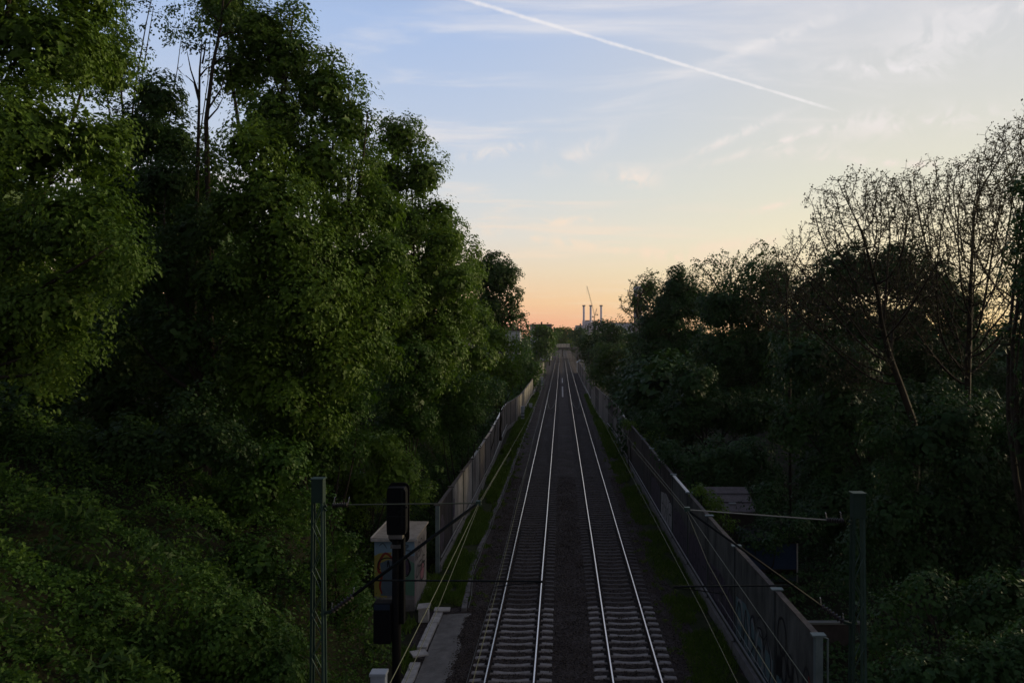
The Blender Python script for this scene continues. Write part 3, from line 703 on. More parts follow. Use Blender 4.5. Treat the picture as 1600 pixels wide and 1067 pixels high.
def barrier(name, label, pts, zt, side, mats, capm, ledge, capb=None):
    """pts: list of (x,y) post positions; side=+1 when the track lies towards +x"""
    ox, oy = pts[0]; root = thing(name, label, 'noise barrier', (ox, oy, -.45)); Z0 = 0
    ztop = zt+.45; panels = []
    for i, (x, y) in enumerate(pts):
        m = MB(); a = .07 if i else .09
        m.box(x-ox-.09, x-ox+.09, y-oy-a, y-oy+a, 0, ztop+.03); m.build('post', M['postend' if i == 0 else 'post'], root)
        if i < 9 or i % 2 == 0: MB().box(x-ox-.17, x-ox+.17, y-oy-.11, y-oy+.11, ztop+.03, ztop+.07).build('post_cap', M['postend' if side < 0 else 'coping'], root)
    for i in range(len(pts)-1):
        a = Vector((pts[i][0]-ox, pts[i][1]-oy, 0)); b = Vector((pts[i+1][0]-ox, pts[i+1][1]-oy, 0)); d = (b-a).normalized(); a2 = a+d*.075; b2 = b-d*.075
        m = MB(); m.bar(a2+Vector((0, 0, .45+(ztop-.45)/2)), b2+Vector((0, 0, .45+(ztop-.45)/2)), .11, ztop-.45-.06)
        pn = m.build('panel', M[mats(i)], root); panels.append((pn, a2, b2, d))
        m = MB(); m.bar(a2+Vector((side*.04, 0, .21)), b2+Vector((side*.04, 0, .21)), .24, .5); m.build('plinth', M['plinth'], root)
        if ledge(pts[i][1]):
            m = MB(); m.bar(a+Vector((side*.17, 0, .83)), b+Vector((side*.17, 0, .83)), .05, .05)
            m.build('ledge_strip', M['copingl'], root)  # bright metal strip standing for the pale top ledge of the plinth
        m = MB(); cm = capm(pts[i][1]); m.bar(a2+Vector((0, 0, ztop+.0)), b2+Vector((0, 0, ztop+.0)), .16 if cm == 'coping' else .15, .05); m.build('coping', M[cm], root)
    return root, panels, ztop
lp = []
for y in [37.3, 41.8, 46.6, 51.4, 56.2, 61, 65.8]: lp.append((-5.72-.1*sst(y, 50, 66), y))
for y, x in ((70.6, -5.93), (75.4, -6.05), (80.2, -6.17), (85, -6.29), (90, -6.4), (93.5, -6.45), (97, -6.15), (101, -5.8), (106, -5.55)): lp.append((x, y))
y = 112
while y < 260: lp.append((-5.35+.1*math.sin(y*.05), y)); y += 6 if y < 160 else 10
def lm(i): return 'walldark' if i < 1 else ('wallwash' if i < 4 else ('wall' if i < 14 else 'plinth'))
rootL, panL, ztL = barrier('noise_barrier', 'long grey brown concrete noise barrier left of tracks with faded white patch', lp, 2.75, 1, lm,
                           lambda y: 'copingl' if 50 < y < 92 else 'coping', lambda y: y < 92 or 112 < y < 150)
def face(pn, zt, side):
    o, a, b, d = pn; nrm = Vector((side, 0, 0)); nrm = (nrm-d*nrm.dot(d)).normalized()
    return (a+nrm*.055+Vector((0, 0, .5)), d, Vector((0, 0, 1)), nrm)
rd = random.Random(5)
def scribble(rd, mk, u0, v0, w, h, lw):
    n = rd.randint(5, 8); pts = [(u0+w*i/(n-1)+rd.uniform(-.1, .1)*w, v0+h*(rd.random())) for i in range(n)]; return (mk, lw, pts, False)
fr = face(panL[0], ztL, 1)
strokes(panL[0][0], fr, [('gpurple', 0, blob(1.0, 1.2, .7, .8), True)]+[scribble(rd, 'gblack', .4, .4, 1.4, 1.6, .07) for _ in range(2)])
fr = face(panL[1], ztL, 1); strokes(panL[1][0], fr, [('gpurple', 0, blob(.6, 1.5, .45, .5), True), scribble(rd, 'gblack', .2, 1.0, .9, .9, .06)])
for i in range(4, 9):
    fr = face(panL[i], ztL, 1); strokes(panL[i][0], fr, [scribble(rd, rd.choice(['gblack', 'gpurple', 'whitewash']), .4, .4, 3.5, 1.2, .08)])
# right barrier
rp = [(6.26, 19.65), (6.2, 23.2), (6.08, 28.0), (6.0, 32.7), (5.94, 37.5), (5.9, 42.4), (5.87, 47.3), (5.85, 52.2), (5.82, 57.1), (5.79, 62), (5.76, 67), (5.74, 72), (5.74, 76.5), (5.92, 79), (5.92, 84), (5.8, 89), (5.6, 95), (5.35, 102), (5.15, 110)]
y = 117
while y < 245: rp.append((5.0, y)); y += 8
def rm(i): return 'wallgrey' if i < 5 else ('walldark' if i < 9 else ('wall' if i % 3 else 'walldark'))
rootR, panR, ztR = barrier('noise_barrier', 'tall grey noise barrier right of tracks with graffiti on its near panels', rp, 3.28, -1, rm,
                           lambda y: 'copingl' if (66 < y < 80 or 37 < y < 42.3) else 'coping', lambda y: y < 90 or 128 < y < 160)
def letters(rd, u0, v0, w, h, mk, n, lw):
    out = []; cw = w/n
    for i in range(n):
        a = u0+i*cw; t = rd.randint(0, 4); j = lambda: rd.uniform(-.04, .04)
        if t == 0: q = [(a, v0), (a+.1*cw, v0+h), (a+cw*.7, v0+h*.9), (a+cw*.6, v0+h*.5), (a+.1*cw, v0+h*.45), (a+cw*.8, v0)]
        elif t == 1: q = [(a+cw*.8, v0+h*.9), (a+.1*cw, v0+h), (a+.05*cw, v0+h*.5), (a+cw*.7, v0+h*.45), (a+cw*.75, v0+.05*h), (a, v0)]
        elif t == 2: q = [(a+cw*.5, v0+h), (a, v0+h*.6), (a+cw*.1, v0+h*.1), (a+cw*.6, v0), (a+cw*.85, v0+h*.5), (a+cw*.5, v0+h)]
        elif t == 3: q = [(a, v0), (a+cw*.4, v0+h), (a+cw*.8, v0), (a+cw*.6, v0+h*.45), (a+cw*.2, v0+h*.4)]
        else: q = [(a, v0+h), (a+.05*cw, v0), (a+cw*.4, v0+h*.6), (a+cw*.75, v0), (a+cw*.8, v0+h)]
        out.append((mk, lw, [(x+j(), y_+j()) for x, y_ in q], False))
    return out
for i in range(0, 7):
    L_ = (panR[i][2]-panR[i][1]).length; fr = face(panR[i], ztR, -1); g = []
    if i == 0:
        g = [('gteal', 0, [(.1,.05), (L_-.1,.05), (L_-.1,.9), (L_*.6,1.15), (L_*.3,1.0), (.1,.8)], True),
             ('gblack', .09, blob(.62, 1.75, .26, .42, 10, .06), True), ('gred', .12, [(.42,1.45), (.36,1.7), (.45,2.05)], False), ('gblack', .07, [(.55,1.95), (.55,1.6), (.68,1.55), (.72,1.95)], False), ('gred', 0, [(.12,.95), (.38,.95), (.32,1.5), (.14,1.6)], True),
             ('gblack', .08, blob(2.75, 2.2, .4, .5, 10, .08), True)]
        g += letters(rd, 1.3, .9, 2.1, 1.0, 'gblack', 4, .09)+[('gwhite', .05, [(1.0,.3), (1.0,.9), (1.3,.95)], False), ('gblack', .08, [(.2,.9), (1.2,1.2), (2.2,.95), (3.2,1.2)], False)]
    elif i == 1:
        g = [('gteal', 0, [(.1,.1), (L_-.1,.1), (L_-.1,1.6), (L_*.7,1.75), (L_*.4,1.3), (.1,1.15)], True)]+letters(rd, .3, .3, 4.2, 1.3, 'gwhite', 5, .17)+letters(rd, .3, .3, 4.2, 1.3, 'gblack', 5, .10)+[('gwhite', .09, [(1.2,.5), (1.15,1.1), (1.3,.8)], False), ('gblack', .07, blob(1.2, 1.7, .5, .3, 10), False)]
    elif i == 2:
        g = [('gpurple', 0, [(.1,.1), (L_-.1,.1), (L_-.1,1.5), (L_*.5,1.7), (.1,1.3)], True)]+letters(rd, .3, .3, 4.2, 1.2, 'gblack', 5, .12)+letters(rd, .5, .5, 4., .7, 'kerb', 4, .05)
    else:
        g = [(rd.choice(['gpurple', 'whitewash' if i > 3 else 'gteal']), 0, [(.2,.1), (L_-.2,.1), (L_-.2,1.5), (L_*.5,1.8), (.2,1.6)], True)]+letters(rd, .4, .3, 4., 1.4, 'gblack', 4, .09)
    strokes(panR[i][0], fr, g)
fr_, fd = panR[0][0], None
# pale edge of the near end post (drainpipe)
MB().tube([(.24, .02, .9), (.24, .02, ztR-.05), (.1, .02, ztR)], .025, 6).build('drainpipe', M['postend'], rootR)

# ------------------------------------------------------------------ graffiti shed
r_ = thing('shed', 'flat roofed concrete shed covered in graffiti beside the signal post', 'shed', (-6.65, 32.1, -.35))
MB().box(-.80, .80, .05, 2.85, 0, 2.83).build('wall', M['shedwall'], r_)
wl = r_.children[0]
MB().quadbox([(-.88,-.04,2.833), (.88,-.04,2.833), (.88,2.95,2.833), (-.88,2.95,2.833), (-.88,-.04,2.93), (.88,-.04,2.91), (.88,2.95,2.91), (-.88,2.95,2.93)]).build('roof', M['shedroof'], r_, bevel=.01)
MB().box(-.93, -.88, -.06, 2.97, 2.80, 2.96).box(-.88, .93, -.09, -.04, 2.80, 2.90).build('roof_edge', M['concrete'], r_)
fr = (Vector((-.8, .05, 0)), Vector((1, 0, 0)), Vector((0, 0, 1)), Vector((0, -1, 0)))
strokes(wl, fr, [('glblue', 0, [(0,2.2), (1.6,2.2), (1.6,2.83), (0,2.83)], True), ('gyellow', 0, [(0,.6), (.5,.5), (.62,2.1), (.7,2.35), (.2,2.3), (0,2.2)], True),
                 ('ggreen', 0, [(.9,.7), (1.6,.6), (1.6,1.9), (1.1,2.2)], True), ('gblue', 0, [(.25,.62), (.85,.6), (.9,1.9), (.55,2.05), (.22,1.9), (.3,1.4)], True),
                 ('gred', .10, [(.30,.70), (.22,1.0), (.30,1.45), (.17,1.6), (.2,1.95), (.45,2.3), (.8,1.98), (.86,1.6)], False), ('gblack', .05, [(.24,1.65), (.14,1.75), (.2,2.0), (.5,2.12), (.85,2.05)], False),
                 ('gblack', .06, [(.52,1.75), (.55,2.0), (.62,1.7)], False), ('gwhite', .07, [(.35,.55), (.55,.48), (.8,.56)], False), ('gpurple', 0, blob(1.25, 1.75, .22, .3), True), ('gwhite', .04, [(1.05,1.5), (1.15,1.32), (1.3,1.38)], False),
                 ('gblack', .06, [(.95,2.05), (1.3,2.1), (1.42,1.7), (1.3,1.4), (1.0,1.45)], False), ('gblue', .08, [(1.1,2.65), (1.35,2.6), (1.2,2.45), (1.45,2.4)], False), ('gblue', .05, [(.2,2.6), (.35,2.7), (.5,2.5)], False), ('kerb', 0, [(0,0), (1.6,0), (1.6,.45), (0,.5)], True)])
fr = (Vector((.8, .05, 0)), Vector((0, 1, 0)), Vector((0, 0, 1)), Vector((1, 0, 0)))
strokes(wl, fr, [('gpink', 0, blob(1.7, 1.1, .5, .35), True)]+letters(rd, .2, 1.9, 2.3, .6, 'gblack', 4, .06)+letters(rd, .3, 1.2, 2.2, .5, 'gblack', 3, .07)+[('gblack', .07, blob(1.7, 1.1, .5, .38, 10), True), ('gpink', .06, [(.1,.2), (.1,1.5)], False)])

# ------------------------------------------------------------------ signal
SX, SY = -3.88, 19.0
r_ = thing('railway_signal', 'black railway signal on a post seen from behind beside the shed', 'signal', (SX, SY, -.35)); k = .35
MB().tube([(0, 0, 0), (0, 0, 6.3)], .105, 10).build('post', M['black'], r_, smooth=True)
def rrect(w, h, rr, cx, cz, y, n=4):
    out = []
    for (sx, sz, a0) in ((1, 1, 0), (-1, 1, 90), (-1, -1, 180), (1, -1, 270)):
        for i in range(n+1): a = R(a0+90*i/n); out.append((cx+sx*(w/2-rr)+math.cos(a)*rr, y, cz+sz*(h/2-rr)+math.sin(a)*rr))
    return out
MB().prism(rrect(.50, 1.42, .13, .02, 6.76, .16), (0, .03, 0)).build('background_board', M['black'], r_)
hb = MB().prism([(-.2,-.14,6.3), (.22,-.14,6.3), (.24,-.14,6.42), (.24,-.14,7.3), (.2,-.14,7.4), (-.18,-.14,7.4), (-.21,-.14,7.3), (-.21,-.14,6.42)], (0, .29, 0)).build('signal_head', M['darkbox'], r_, bevel=.015)
MB().box(-.21, .23, -.165, -.145, 6.72, 6.75).box(-.21, .23, -.165, -.145, 7.0, 7.02).bar((.08, -.2, 6.85), (.30, -.22, 6.98), .035).build('latch', M['tube'], hb)
MB().tube([(.17, -.15, 6.45), (.17, -.15, 7.35)], .012, 5).tube([(.14, -.15, 6.45), (.14, -.15, 7.35)], .012, 5).build('conduit', M['tube'], hb)
MB().box(-.12, .12, -.13, .1, 5.98, 6.06).box(-.16, .16, -.12, .1, 6.2, 6.3).build('bracket', M['kerb'], r_)
MB().box(.11, .19, -.1, .12, 4.2, 6.2).build('cable_box', M['darkbox'], r_, bevel=.01)
lb = MB().box(-.52, -.115, -.14, .16, 3.75, 4.70).build('lower_box', M['darkbox'], r_, bevel=.02)
MB().box(-.50, -.13, -.155, -.143, 4.55, 4.68).build('lower_box_top', M['bluebox'], lb)
m = MB()
pass

# ------------------------------------------------------------------ catenary masts
def mast(name, label, x, y, side, ztop, group):
    """side=+1: track lies to the right of the mast"""
    z0 = -.5; r_ = thing(name, label, 'catenary mast', (x, y, z0), group); hT = ztop-z0
    wT, wB = .18, .31
    def w(z): return wT+(wB-wT)*(1-z/hT)
    for sx in (-1, 1):
        m = MB(); 
        for sy in (-1, 1):
            m.bar((sx*wB/2, sy*.12, 0), (sx*wT/2, sy*.07, hT-.42), .042, .042)
        m.bar((sx*wB/2, 0, 0), (sx*wT/2, 0, hT-.42), .012, .22) if False else None
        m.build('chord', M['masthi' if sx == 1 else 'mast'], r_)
    m = MB(); z = .3; s = 1
    while z < hT-.75:
        z2 = z+.42
        for sy in (-1, 1): m.bar((s*w(z)/2*.9, sy*.10, z), (-s*w(z2)/2*.9, sy*.10, z2), .03, .012)
        s = -s; z = z2
    m.build('lattice', M['masthi'], r_)
    MB().box(-wT/2-.02, wT/2+.025, -.10, .10, hT-.45, hT).build('top_plate', M['mast'], r_, bevel=.005)
    MB().box(-wT/2-.04, wT/2+.04, -.12, .12, hT, hT+.02).build('cap', M['masthi'], r_)
    MB().box(-.45, .45, -.4, .4, -.6, .08).build('footing', M['kerb'], r_)
    return r_, hT
def insulator(mb, a, b, r=.055, n=7):
    a = Vector(a); b = Vector(b); mb.tube([a, b], r*.45, 6)
    for i in range(n):
        c = a.lerp(b, (i+.5)/n); d = (b-a).normalized()*.018; mb.tube([c-d, c-d*.2, c+d], [r*.5, r, r*.5], 9)
def cantilever(r_, hT, s, mx, mz, tx, zoff, zc=5.75, x_reg=None):
    """s=+1 arm reaches to +x. mx: messenger x from mast, mz messenger height"""
    c = thing('cantilever', None, None); c.parent = r_; c.location = (0, 0, zoff)
    x0 = s*.12; zA = hT-.50-zoff if False else 0
    top = mz+.0; return c
def build_mast(label, x, y, s, ztop, mess, reg_end, reg_z, steady_end, group='masts beside the two tracks'):
    r_, hT = mast('catenary_mast', label, x, y, s, ztop, group); z0 = -.5
    def q(px, pz): return Vector((px-x, 0, pz-z0))
    tipM = q(mess[0], mess[1]); zt = hT-.52; x0 = s*.16
    c = MB()
    a = Vector((x0, 0, zt)); ins_e = a+Vector((s*.42, 0, .02))
    c.tube([ins_e, tipM], .013, 6); arm = c.build('top_tie', M['tubel'] if s < 0 else M['wireg'], r_)
    m = MB(); insulator(m, a+Vector((s*.1, 0, .0)), ins_e); m.build('insulator', M['insul'], arm)
    m = MB()
    for e in (a+Vector((s*.14, 0, .05)), ins_e+Vector((0, 0, .03))): m.tube([e, e+Vector((s*.015, 0, .10)), e+Vector((s*.03, 0, .12))], [.012, .010, .004], 6)
    m.build('arcing_horn', M['horn'], arm)
    m = MB(); m.bar((x0*.5, 0, zt-.03), a, .05, .05); m.bar((x0*.5, 0, zt-.03), (x0, 0, zt-.1), .03, .03); m.build('clamp', M['mast'], r_)
    # diagonal tube
    b = q(x, mess[1]-2.15); b.x = s*.18; d = (tipM-b).normalized(); b1 = b+d*.1; b2 = b+d*.62
    c = MB(); c.tube([b2, tipM+d*.06], .032 if s > 0 else .022, 8); dg = c.build('diagonal_tube', M['tube'], r_, smooth=True)
    m = MB(); insulator(m, b1, b2, .06); m.build('insulator', M['insul'], dg)
    m = MB()
    for e in (b1+Vector((0, 0, .05)), b2+Vector((0, 0, .04))): m.tube([e, e+Vector((s*.01, 0, .1)), e+Vector((s*.02, 0, .12))], [.012, .010, .004], 6)
    m.build('arcing_horn', M['horn'], dg)
    m = MB(); m.bar((s*.05, 0, b.z), b1, .05, .05); m.build('clamp', M['mast'], r_)
    # registration arm: meets the diagonal
    t = (reg_z-z0-b.z)/(tipM.z-b.z); j = b.lerp(tipM, t); e = q(reg_end, reg_z); j.z = e.z+.02
    c = MB(); c.tube([j, e], .018, 6); rg_ = c.build('registration_arm', M['tube'], r_)
    m = MB(); st_ = q(*steady_end); m.tube([e+Vector((0, 0, -.02)), (e+st_)/2+Vector((0, 0, .0)), st_], .010, 5); m.tube([e, e+Vector((0, 0, -.12))], .012, 5); m.build('steady_arm', M['tube'], rg_)
    MB().box(tipM.x-.05, tipM.x+.05, -.05, .05, tipM.z-.03, tipM.z+.05).build('messenger_clamp', M['masthi'], dg)
    return r_
ML, MR = 15.6, 15.05
mastL = build_mast('green lattice mast left of the signal with its arm reaching over left track', -4.7, ML, 1, 7.84, (-1.6, 7.37), -.36, 5.86, (-1.24, 5.76))
mastR = build_mast('green lattice mast behind the near end of the right barrier', 5.53, MR, -1, 7.67, (2.35, 7.36), 2.09, 5.93, (3.1, 5.78))
for i, D in enumerate((150, 225, 300, 360)):
    for o, x, n in ((mastL, -4.55, 'left'), (mastR, 5.1, 'right')):
        c = copy_tree(o); c.location = (x, D, -.5); c['label'] = '%s distant mast standing %s of the tracks' % (('nearest', 'second', 'third', 'farthest')[i], n)

# ------------------------------------------------------------------ wires
def wire(name, label, pts, r, m): return tag(MB().tube(pts, r, 5).build(name, M[m]), label, 'overhead wire')
def catenary(x, ys, zs, sag, nseg=14):
    out = []
    for i in range(len(ys)-1):
        for k in range(nseg):
            t = k/nseg; out.append((lerp(x[i], x[i+1], t), lerp(ys[i], ys[i+1], t), lerp(zs[i], zs[i+1], t)-sag[i]*4*t*(1-t)))
    out.append((x[-1], ys[-1], zs[-1])); return out
wire('messenger_wire', 'upper wire held by the left mast arm over the left track', catenary([-1.8, -1.6, -1.6, -1.6, -1.6], [-3, ML, 150, 225, 300], [7.3, 7.37, 7.2, 7.2, 7.2], [.15, 1.2, .7, .7]), .0055, 'wireg')
wire('contact_wire', 'lower contact wire over the left track', catenary([-1.25, -1.24, -1.75, -1.45], [1, ML, 150, 225], [5.75, 5.75, 5.72, 5.7], [.0, .05, .05]), .0055, 'wireg')
wire('messenger_wire', 'upper wire held by the right mast arm over the right track', catenary([2.45, 2.35, 2.35, 2.35, 2.35], [-3, MR, 150, 225, 300], [7.3, 7.36, 7.2, 7.2, 7.2], [.1, .9, .7, .7]), .0055, 'wireg')
wire('contact_wire', 'lower contact wire over the right track', catenary([2.5, 2.62, 2.2, 2.5], [1, MR, 150, 225], [5.5, 5.5, 5.6, 5.6], [.0, .05, .05]), .0055, 'wireg')
wire('stitch_wire', 'short auxiliary wire sloping from the left mast arm tip', [(-1.6, ML+10, 7.0), (-1.6, ML, 7.32), (-1.62, 10.6, 7.03), (-1.63, 6, 6.95)], .0045, 'wireg')
wire('stitch_wire', 'short auxiliary wire sloping from the right mast arm tip', [(2.35, MR+12, 6.9), (2.35, MR, 7.30), (2.36, 13, 6.95), (2.4, 10.5, 6.75), (2.45, 4, 6.6)], .0045, 'wireg')
for x, ys in ((TL, (24, 33, 44, 56)), (TR, (23, 33, 44, 56))): pass
wire('feeder_cable', 'long grey cable hanging along the base of the right barrier', [(5.98+.0*y, y, .62+.05*math.sin(y)) for y in np.arange(10, 76, 3.)], .009, 'tubel')

# ------------------------------------------------------------------ gardens right
r_ = thing('garden_shed', 'garden shed with dark felt roof behind the right barrier', 'shed', (8.55, 40, -.5))
MB().box(-1.0, 1.0, 0, 2.6, 0, 2.35).build('wall', M['wood'], r_)
rf = MB().quadbox([(-1.15,-.15,2.40), (1.15,-.15,2.36), (1.25,2.8,3.05), (-1.1,2.8,3.05), (-1.15,-.15,2.46), (1.15,-.15,2.42), (1.25,2.8,3.11), (-1.1,2.8,3.11)]).build('roof', M['felt'], r_)
MB().bar((-1.1, .8, 2.70), (1.18, .8, 2.69), .04, .03).bar((-1.1, 1.8, 2.94), (1.2, 1.8, 2.93), .04, .03).build('batten', M['black'], rf)
MB().box(-.1, .25, .55, .75, 2.62, 2.70).build('offcut', M['gwhite'], rf)
MB().box(-.6, .1, -.03, .0, .1, 2.0).build('door', M['wood'], r_)
r_ = thing('garden_hut', 'dark hut with a blue painted side facing the right barrier', 'hut', (9.3, 35, -.5))
MB().box(-1.35, .95, 0, 2.2, 0, 2.15).build('wall', M['wood'], r_)
wl = r_.children[0]; MB().box(-1.3, .9, -.03, -.003, 1.0, 2.1).build('blue_panel', M['blue'], r_); MB().box(-.4, .8, -.28, .0, .85, .95).build('shelf', M['black'], r_)
MB().box(-1.3, .9, -.03, -.003, .45, .82).build('pale_panel', M['gblue'], r_)
MB().box(-1.4, 1.0, -.10, 2.3, 2.155, 2.22).build('roof', M['black'], r_)
MB().box(.9, .96, -.06, 0, 0, 2.16).build('corner_board', M['concrete'], r_)
r_ = thing('garden_wall', 'pale grey low wall top beyond the near end of right barrier', 'low wall', (9.7, 28.5, -.5))
MB().box(-1.6, 1.1, -.06, .06, 0, .95).build('wall_body', M['wood'], r_); MB().box(-1.65, 1.12, -.12, .12, .95, 1.02).build('coping', M['tubel'], r_)

# ------------------------------------------------------------------ far buildings
def fbox(px0, px1, pyt, D, depth, z0=-1.6):
    a = P(px0, pyt, D); b = P(px1, pyt, D); return a.x, b.x, D, D+depth, z0, a.z
D = 1500.
def chimney(px, label, tall=476.5, w=3.4):
    p = P(px, 0, D); zt = P(px, tall, D).z; r_ = thing('chimney', label, 'chimney', (p.x, D, -1.6), 'chimneys of the power station'); rr = w*D/F/2
    MB().tube([(0, 0, 0), (0, 0, zt*.5), (0, 0, zt)], [rr*1.12, rr*1.03, rr*.95], 20).build('shaft', M['chim'], r_, smooth=True)
    MB().tube([(0, 0, zt-1.2), (0, 0, zt-.3), (0, 0, zt+.8), (0, 0, zt+1.4)], [rr, rr*1.55, rr*1.6, rr*1.1], 20).build('cap', M['chimd'], r_)
chimney(912.3, 'tall pale chimney of the far power station, leftmost of three')
chimney(923, 'tall pale chimney of the far power station, middle of three')
chimney(939.3, 'tall pale chimney of the far power station, rightmost of three')
r_ = thing('power_station', 'pale block buildings of the power station under the three chimneys', 'power station', (0, D, -1.6))
for n, a in (('low_hall', (899.5, 911.5, 508.5, 60)), ('main_hall', (911.5, 927, 500.5, 80)), ('side_hall', (927, 944, 504, 70))):
    x0, x1, y0_, y1, z0, z1 = fbox(a[0], a[1], a[2], D, a[3]); hb = MB().box(x0, x1, 5, y1-D, 0, z1+1.6).build(n, M['plant'], r_)
    MB().box(x0-.4, x1+.4, 4.6, 5, z1+.3, z1+1.9).build('parapet', M['chimd'], hb)
    m = MB(); 
    for i in range(3): m.box(x0+1+(x1-x0-2)*i/3, x0+(x1-x0-2)*(i+.7)/3+1, 4.8, 4.99, z1*.5, z1*.8)
    m.build('window', M['glass'], hb)
MB().box(P(906, 0, D).x, P(908.5, 0, D).x, 6, 12, P(0, 508, D).z+1, P(0, 505.5, D).z+1.6).build('roof_unit', M['chimd'], r_)
# hall on the right behind trees
r_ = thing('warehouse', 'long pale grey flat building low on the skyline right of the dark round tree', 'building', (P(970, 0, 700).x, 700, -1.6))
MB().box(-12, 30, 0, 40, 0, P(0, 505.5, 700).z+1.6).build('wall', M['plant'], r_); MB().box(-12.4, 30.4, -.4, 40.4, P(0, 505.5, 700).z+1.6, P(0, 504, 700).z+1.6).build('roof', M['chimd'], r_)
m = MB()
for i in range(9): m.box(-10+i*4.3, -7.5+i*4.3, -.06, -.01, 8, 10.5)
m.build('window', M['glass'], r_)
# silos
for px, n in ((993.2, 'left'), (1000.2, 'right')):
    p = P(px, 0, 620); r_ = thing('flue_stack', 'grey metal flue of the pair behind the branches, %s one' % n, 'flue', (p.x, 620, -1.6), 'pair of grey flues'); zt = P(0, 447, 620).z+1.6
    MB().tube([(0, 0, 0), (0, 0, zt-4)], 1.5, 16).build('shaft', M['chimd'], r_, smooth=True); MB().tube([(0, 0, zt-4), (0, 0, zt-.4), (0, 0, zt)], [1.75, 1.75, 1.2], 16).build('flue_head', M['plant'], r_, smooth=True)
# cranes
def lattice(mb, a, b, w, n):
    a = Vector(a); b = Vector(b); d = (b-a).normalized(); s = d.cross(Vector((0, 1, 0))).normalized()*w/2
    mb.bar(a+s, b+s*.5, .35, .35); mb.bar(a-s, b-s*.5, .35, .35)
    for i in range(n): t = i/n; t2 = (i+1)/n; q = s if i % 2 else -s; mb.bar(a.lerp(b, t)+q, a.lerp(b, t2)-q, .25, .25)
D2 = 1450.
def cr(label, base, tip, cj, foot):
    b = P(*base, D2); t = P(*tip, D2); c = P(*cj, D2); f = P(*foot, D2); r_ = thing('crane', label, 'crane', (f.x, D2, -1.6)); o = Vector((f.x, D2, -1.6))
    m = MB(); lattice(m, b-o, t-o, 1.6, 18); m.build('jib', M['crane'], r_)
    m = MB(); lattice(m, Vector((b.x-o.x, 0, 0)), b-o, 2.0, 22); m.build('mast', M['crane'], r_)
    m = MB(); lattice(m, b-o, c-o, 1.6, 4); m.box(c.x-o.x-1.2, c.x-o.x+1.2, -1, 1, c.z+1.6-2.2, c.z+1.6); m.build('counter_jib', M['crane'], r_)
    m = MB(); m.tube([t-o, Vector((t.x-o.x, 0, t.z+1.6-14))], .12, 4); m.build('hoist_rope', M['crane'], r_)
cr('orange crane with a long raised jib between the middle and right chimneys', (929, 492), (917, 447), (933.5, 491), (929, 500))
cr('small orange crane with short raised jib just left of the right chimney', (928.3, 496), (932.5, 482), (926, 494), (928.3, 500))
# houses on the left skyline
r_ = thing('house', 'white gabled house with dark roof on the left skyline', 'house', (P(845, 0, 350).x, 350, 0))
sc_ = 350/F; zr = P(0, 506, 350).z; ze = P(0, 513.5, 350).z
MB().box(-16*sc_, 16*sc_, 0, 9, 0, ze).build('wall', M['hwall'], r_)
MB().prism([(-17*sc_, -.4, ze), (-17*sc_, 4.5, zr), (-17*sc_, 9.4, ze)], (34*sc_, 0, 0)).build('roof', M['hroof'], r_)
MB().box(-.1, .6, 3.6, 4.4, zr-.5, zr+.9).build('chimney', M['hroof'], r_); MB().box(-3.4, -3.1, 3.6, 4.2, zr-.3, zr+.5).build('chimney', M['hroof'], r_)
MB().prism([(-17.6*sc_, -.9, ze-1.8), (-15*sc_, -.9, ze+1.9), (-12.0*sc_, -.9, ze-1.8)], (0, .45, 0)).build('gable', M['hwall'], r_)
m = MB()
for i in range(5): m.box(-3.6+i*1.6, -2.9+i*1.6, -.05, -.01, ze-2.2, ze-.8)
m.build('window', M['glass'], r_)
r_ = thing('house', 'pale house front glimpsed between the left trees below the dark oak', 'house', (P(801, 0, 240).x, 240, 1))
MB().box(-2.2, 2.2, 0, 8, 0, P(0, 522, 240).z).build('wall', M['hwall'], r_); MB().prism([(-2.5, -.3, P(0, 522, 240).z), (0, -.3, P(0, 511, 240).z), (2.5, -.3, P(0, 522, 240).z)], (0, 8.6, 0)).build('roof', M['hroof'], r_)
MB().box(-1, 0, -.06, -.01, 4, 6).box(.6, 1.4, -.06, -.01, 4, 6).build('window', M['glass'], r_)
# bridge
r_ = thing('bridge', 'pale concrete road bridge crossing the tracks far off', 'bridge', (0, 380, 0)); sc_ = 380/F
x0, x1 = (869-CX)*sc_, (889-CX)*sc_; zt, zb = P(0, 537, 380).z, P(0, 542.6, 380).z
MB().box(x0-7, x1+7, 0, 8, zb-.9, zb).build('deck', M['kerb'], r_); MB().box(x0-.3, x1+.3, -.2, 0, zb, zt).build('parapet', M['pconc'], r_)
for x in (x0-6, x1+3.2): MB().box(x, x+3, .1, 7.9, -1, zb-.9).build('abutment', M['kerb'], r_)
m = MB()
for i in range(9): m.box(x0-.3+i*(x1-x0+.6)/9-.06, x0-.3+i*(x1-x0+.6)/9+.06, -.26, -.2, zb, zt)
m.build('rib', M['kerb'], r_)

# ------------------------------------------------------------------ trees, left
G1 = 'trees on the left embankment'
tree('maple_tree', 'large broad maple filling the upper left corner', 'tree', 24,
     [(60,60,110), (-40,-20,130), (150,80,75,2), (30,210,120,-1), (150,230,70), (-70,180,130), (120,345,95,-1), (20,380,110), (185,395,55,-2), (90,470,85,-1), (0,500,100), (-90,420,120), (165,440,36,-1), (190,410,24,-1), (120,540,34,-1), (60,550,60), (130,0,70,2), (40,-90,120), (80,590,30,-1)],
     'maple', .135, .62, shape='maple', basez=5, basex=-22, trunkr=.28, group=G1, tint0=.05)
tree('locust_tree', 'airy thin leaved tree with visible limbs behind the big maple', 'tree', 40,
     [(180,20,60), (240,30,60), (210,90,55), (160,100,50), (290,20,45), (250,-40,70), (165,160,40), (330,40,38)], 'blue', .13, .42, dens=.42, basez=6, basex=P(185, 0, 40).x, trunkr=.16, group=G1, inner=False, hole=.42, ragged=.22)
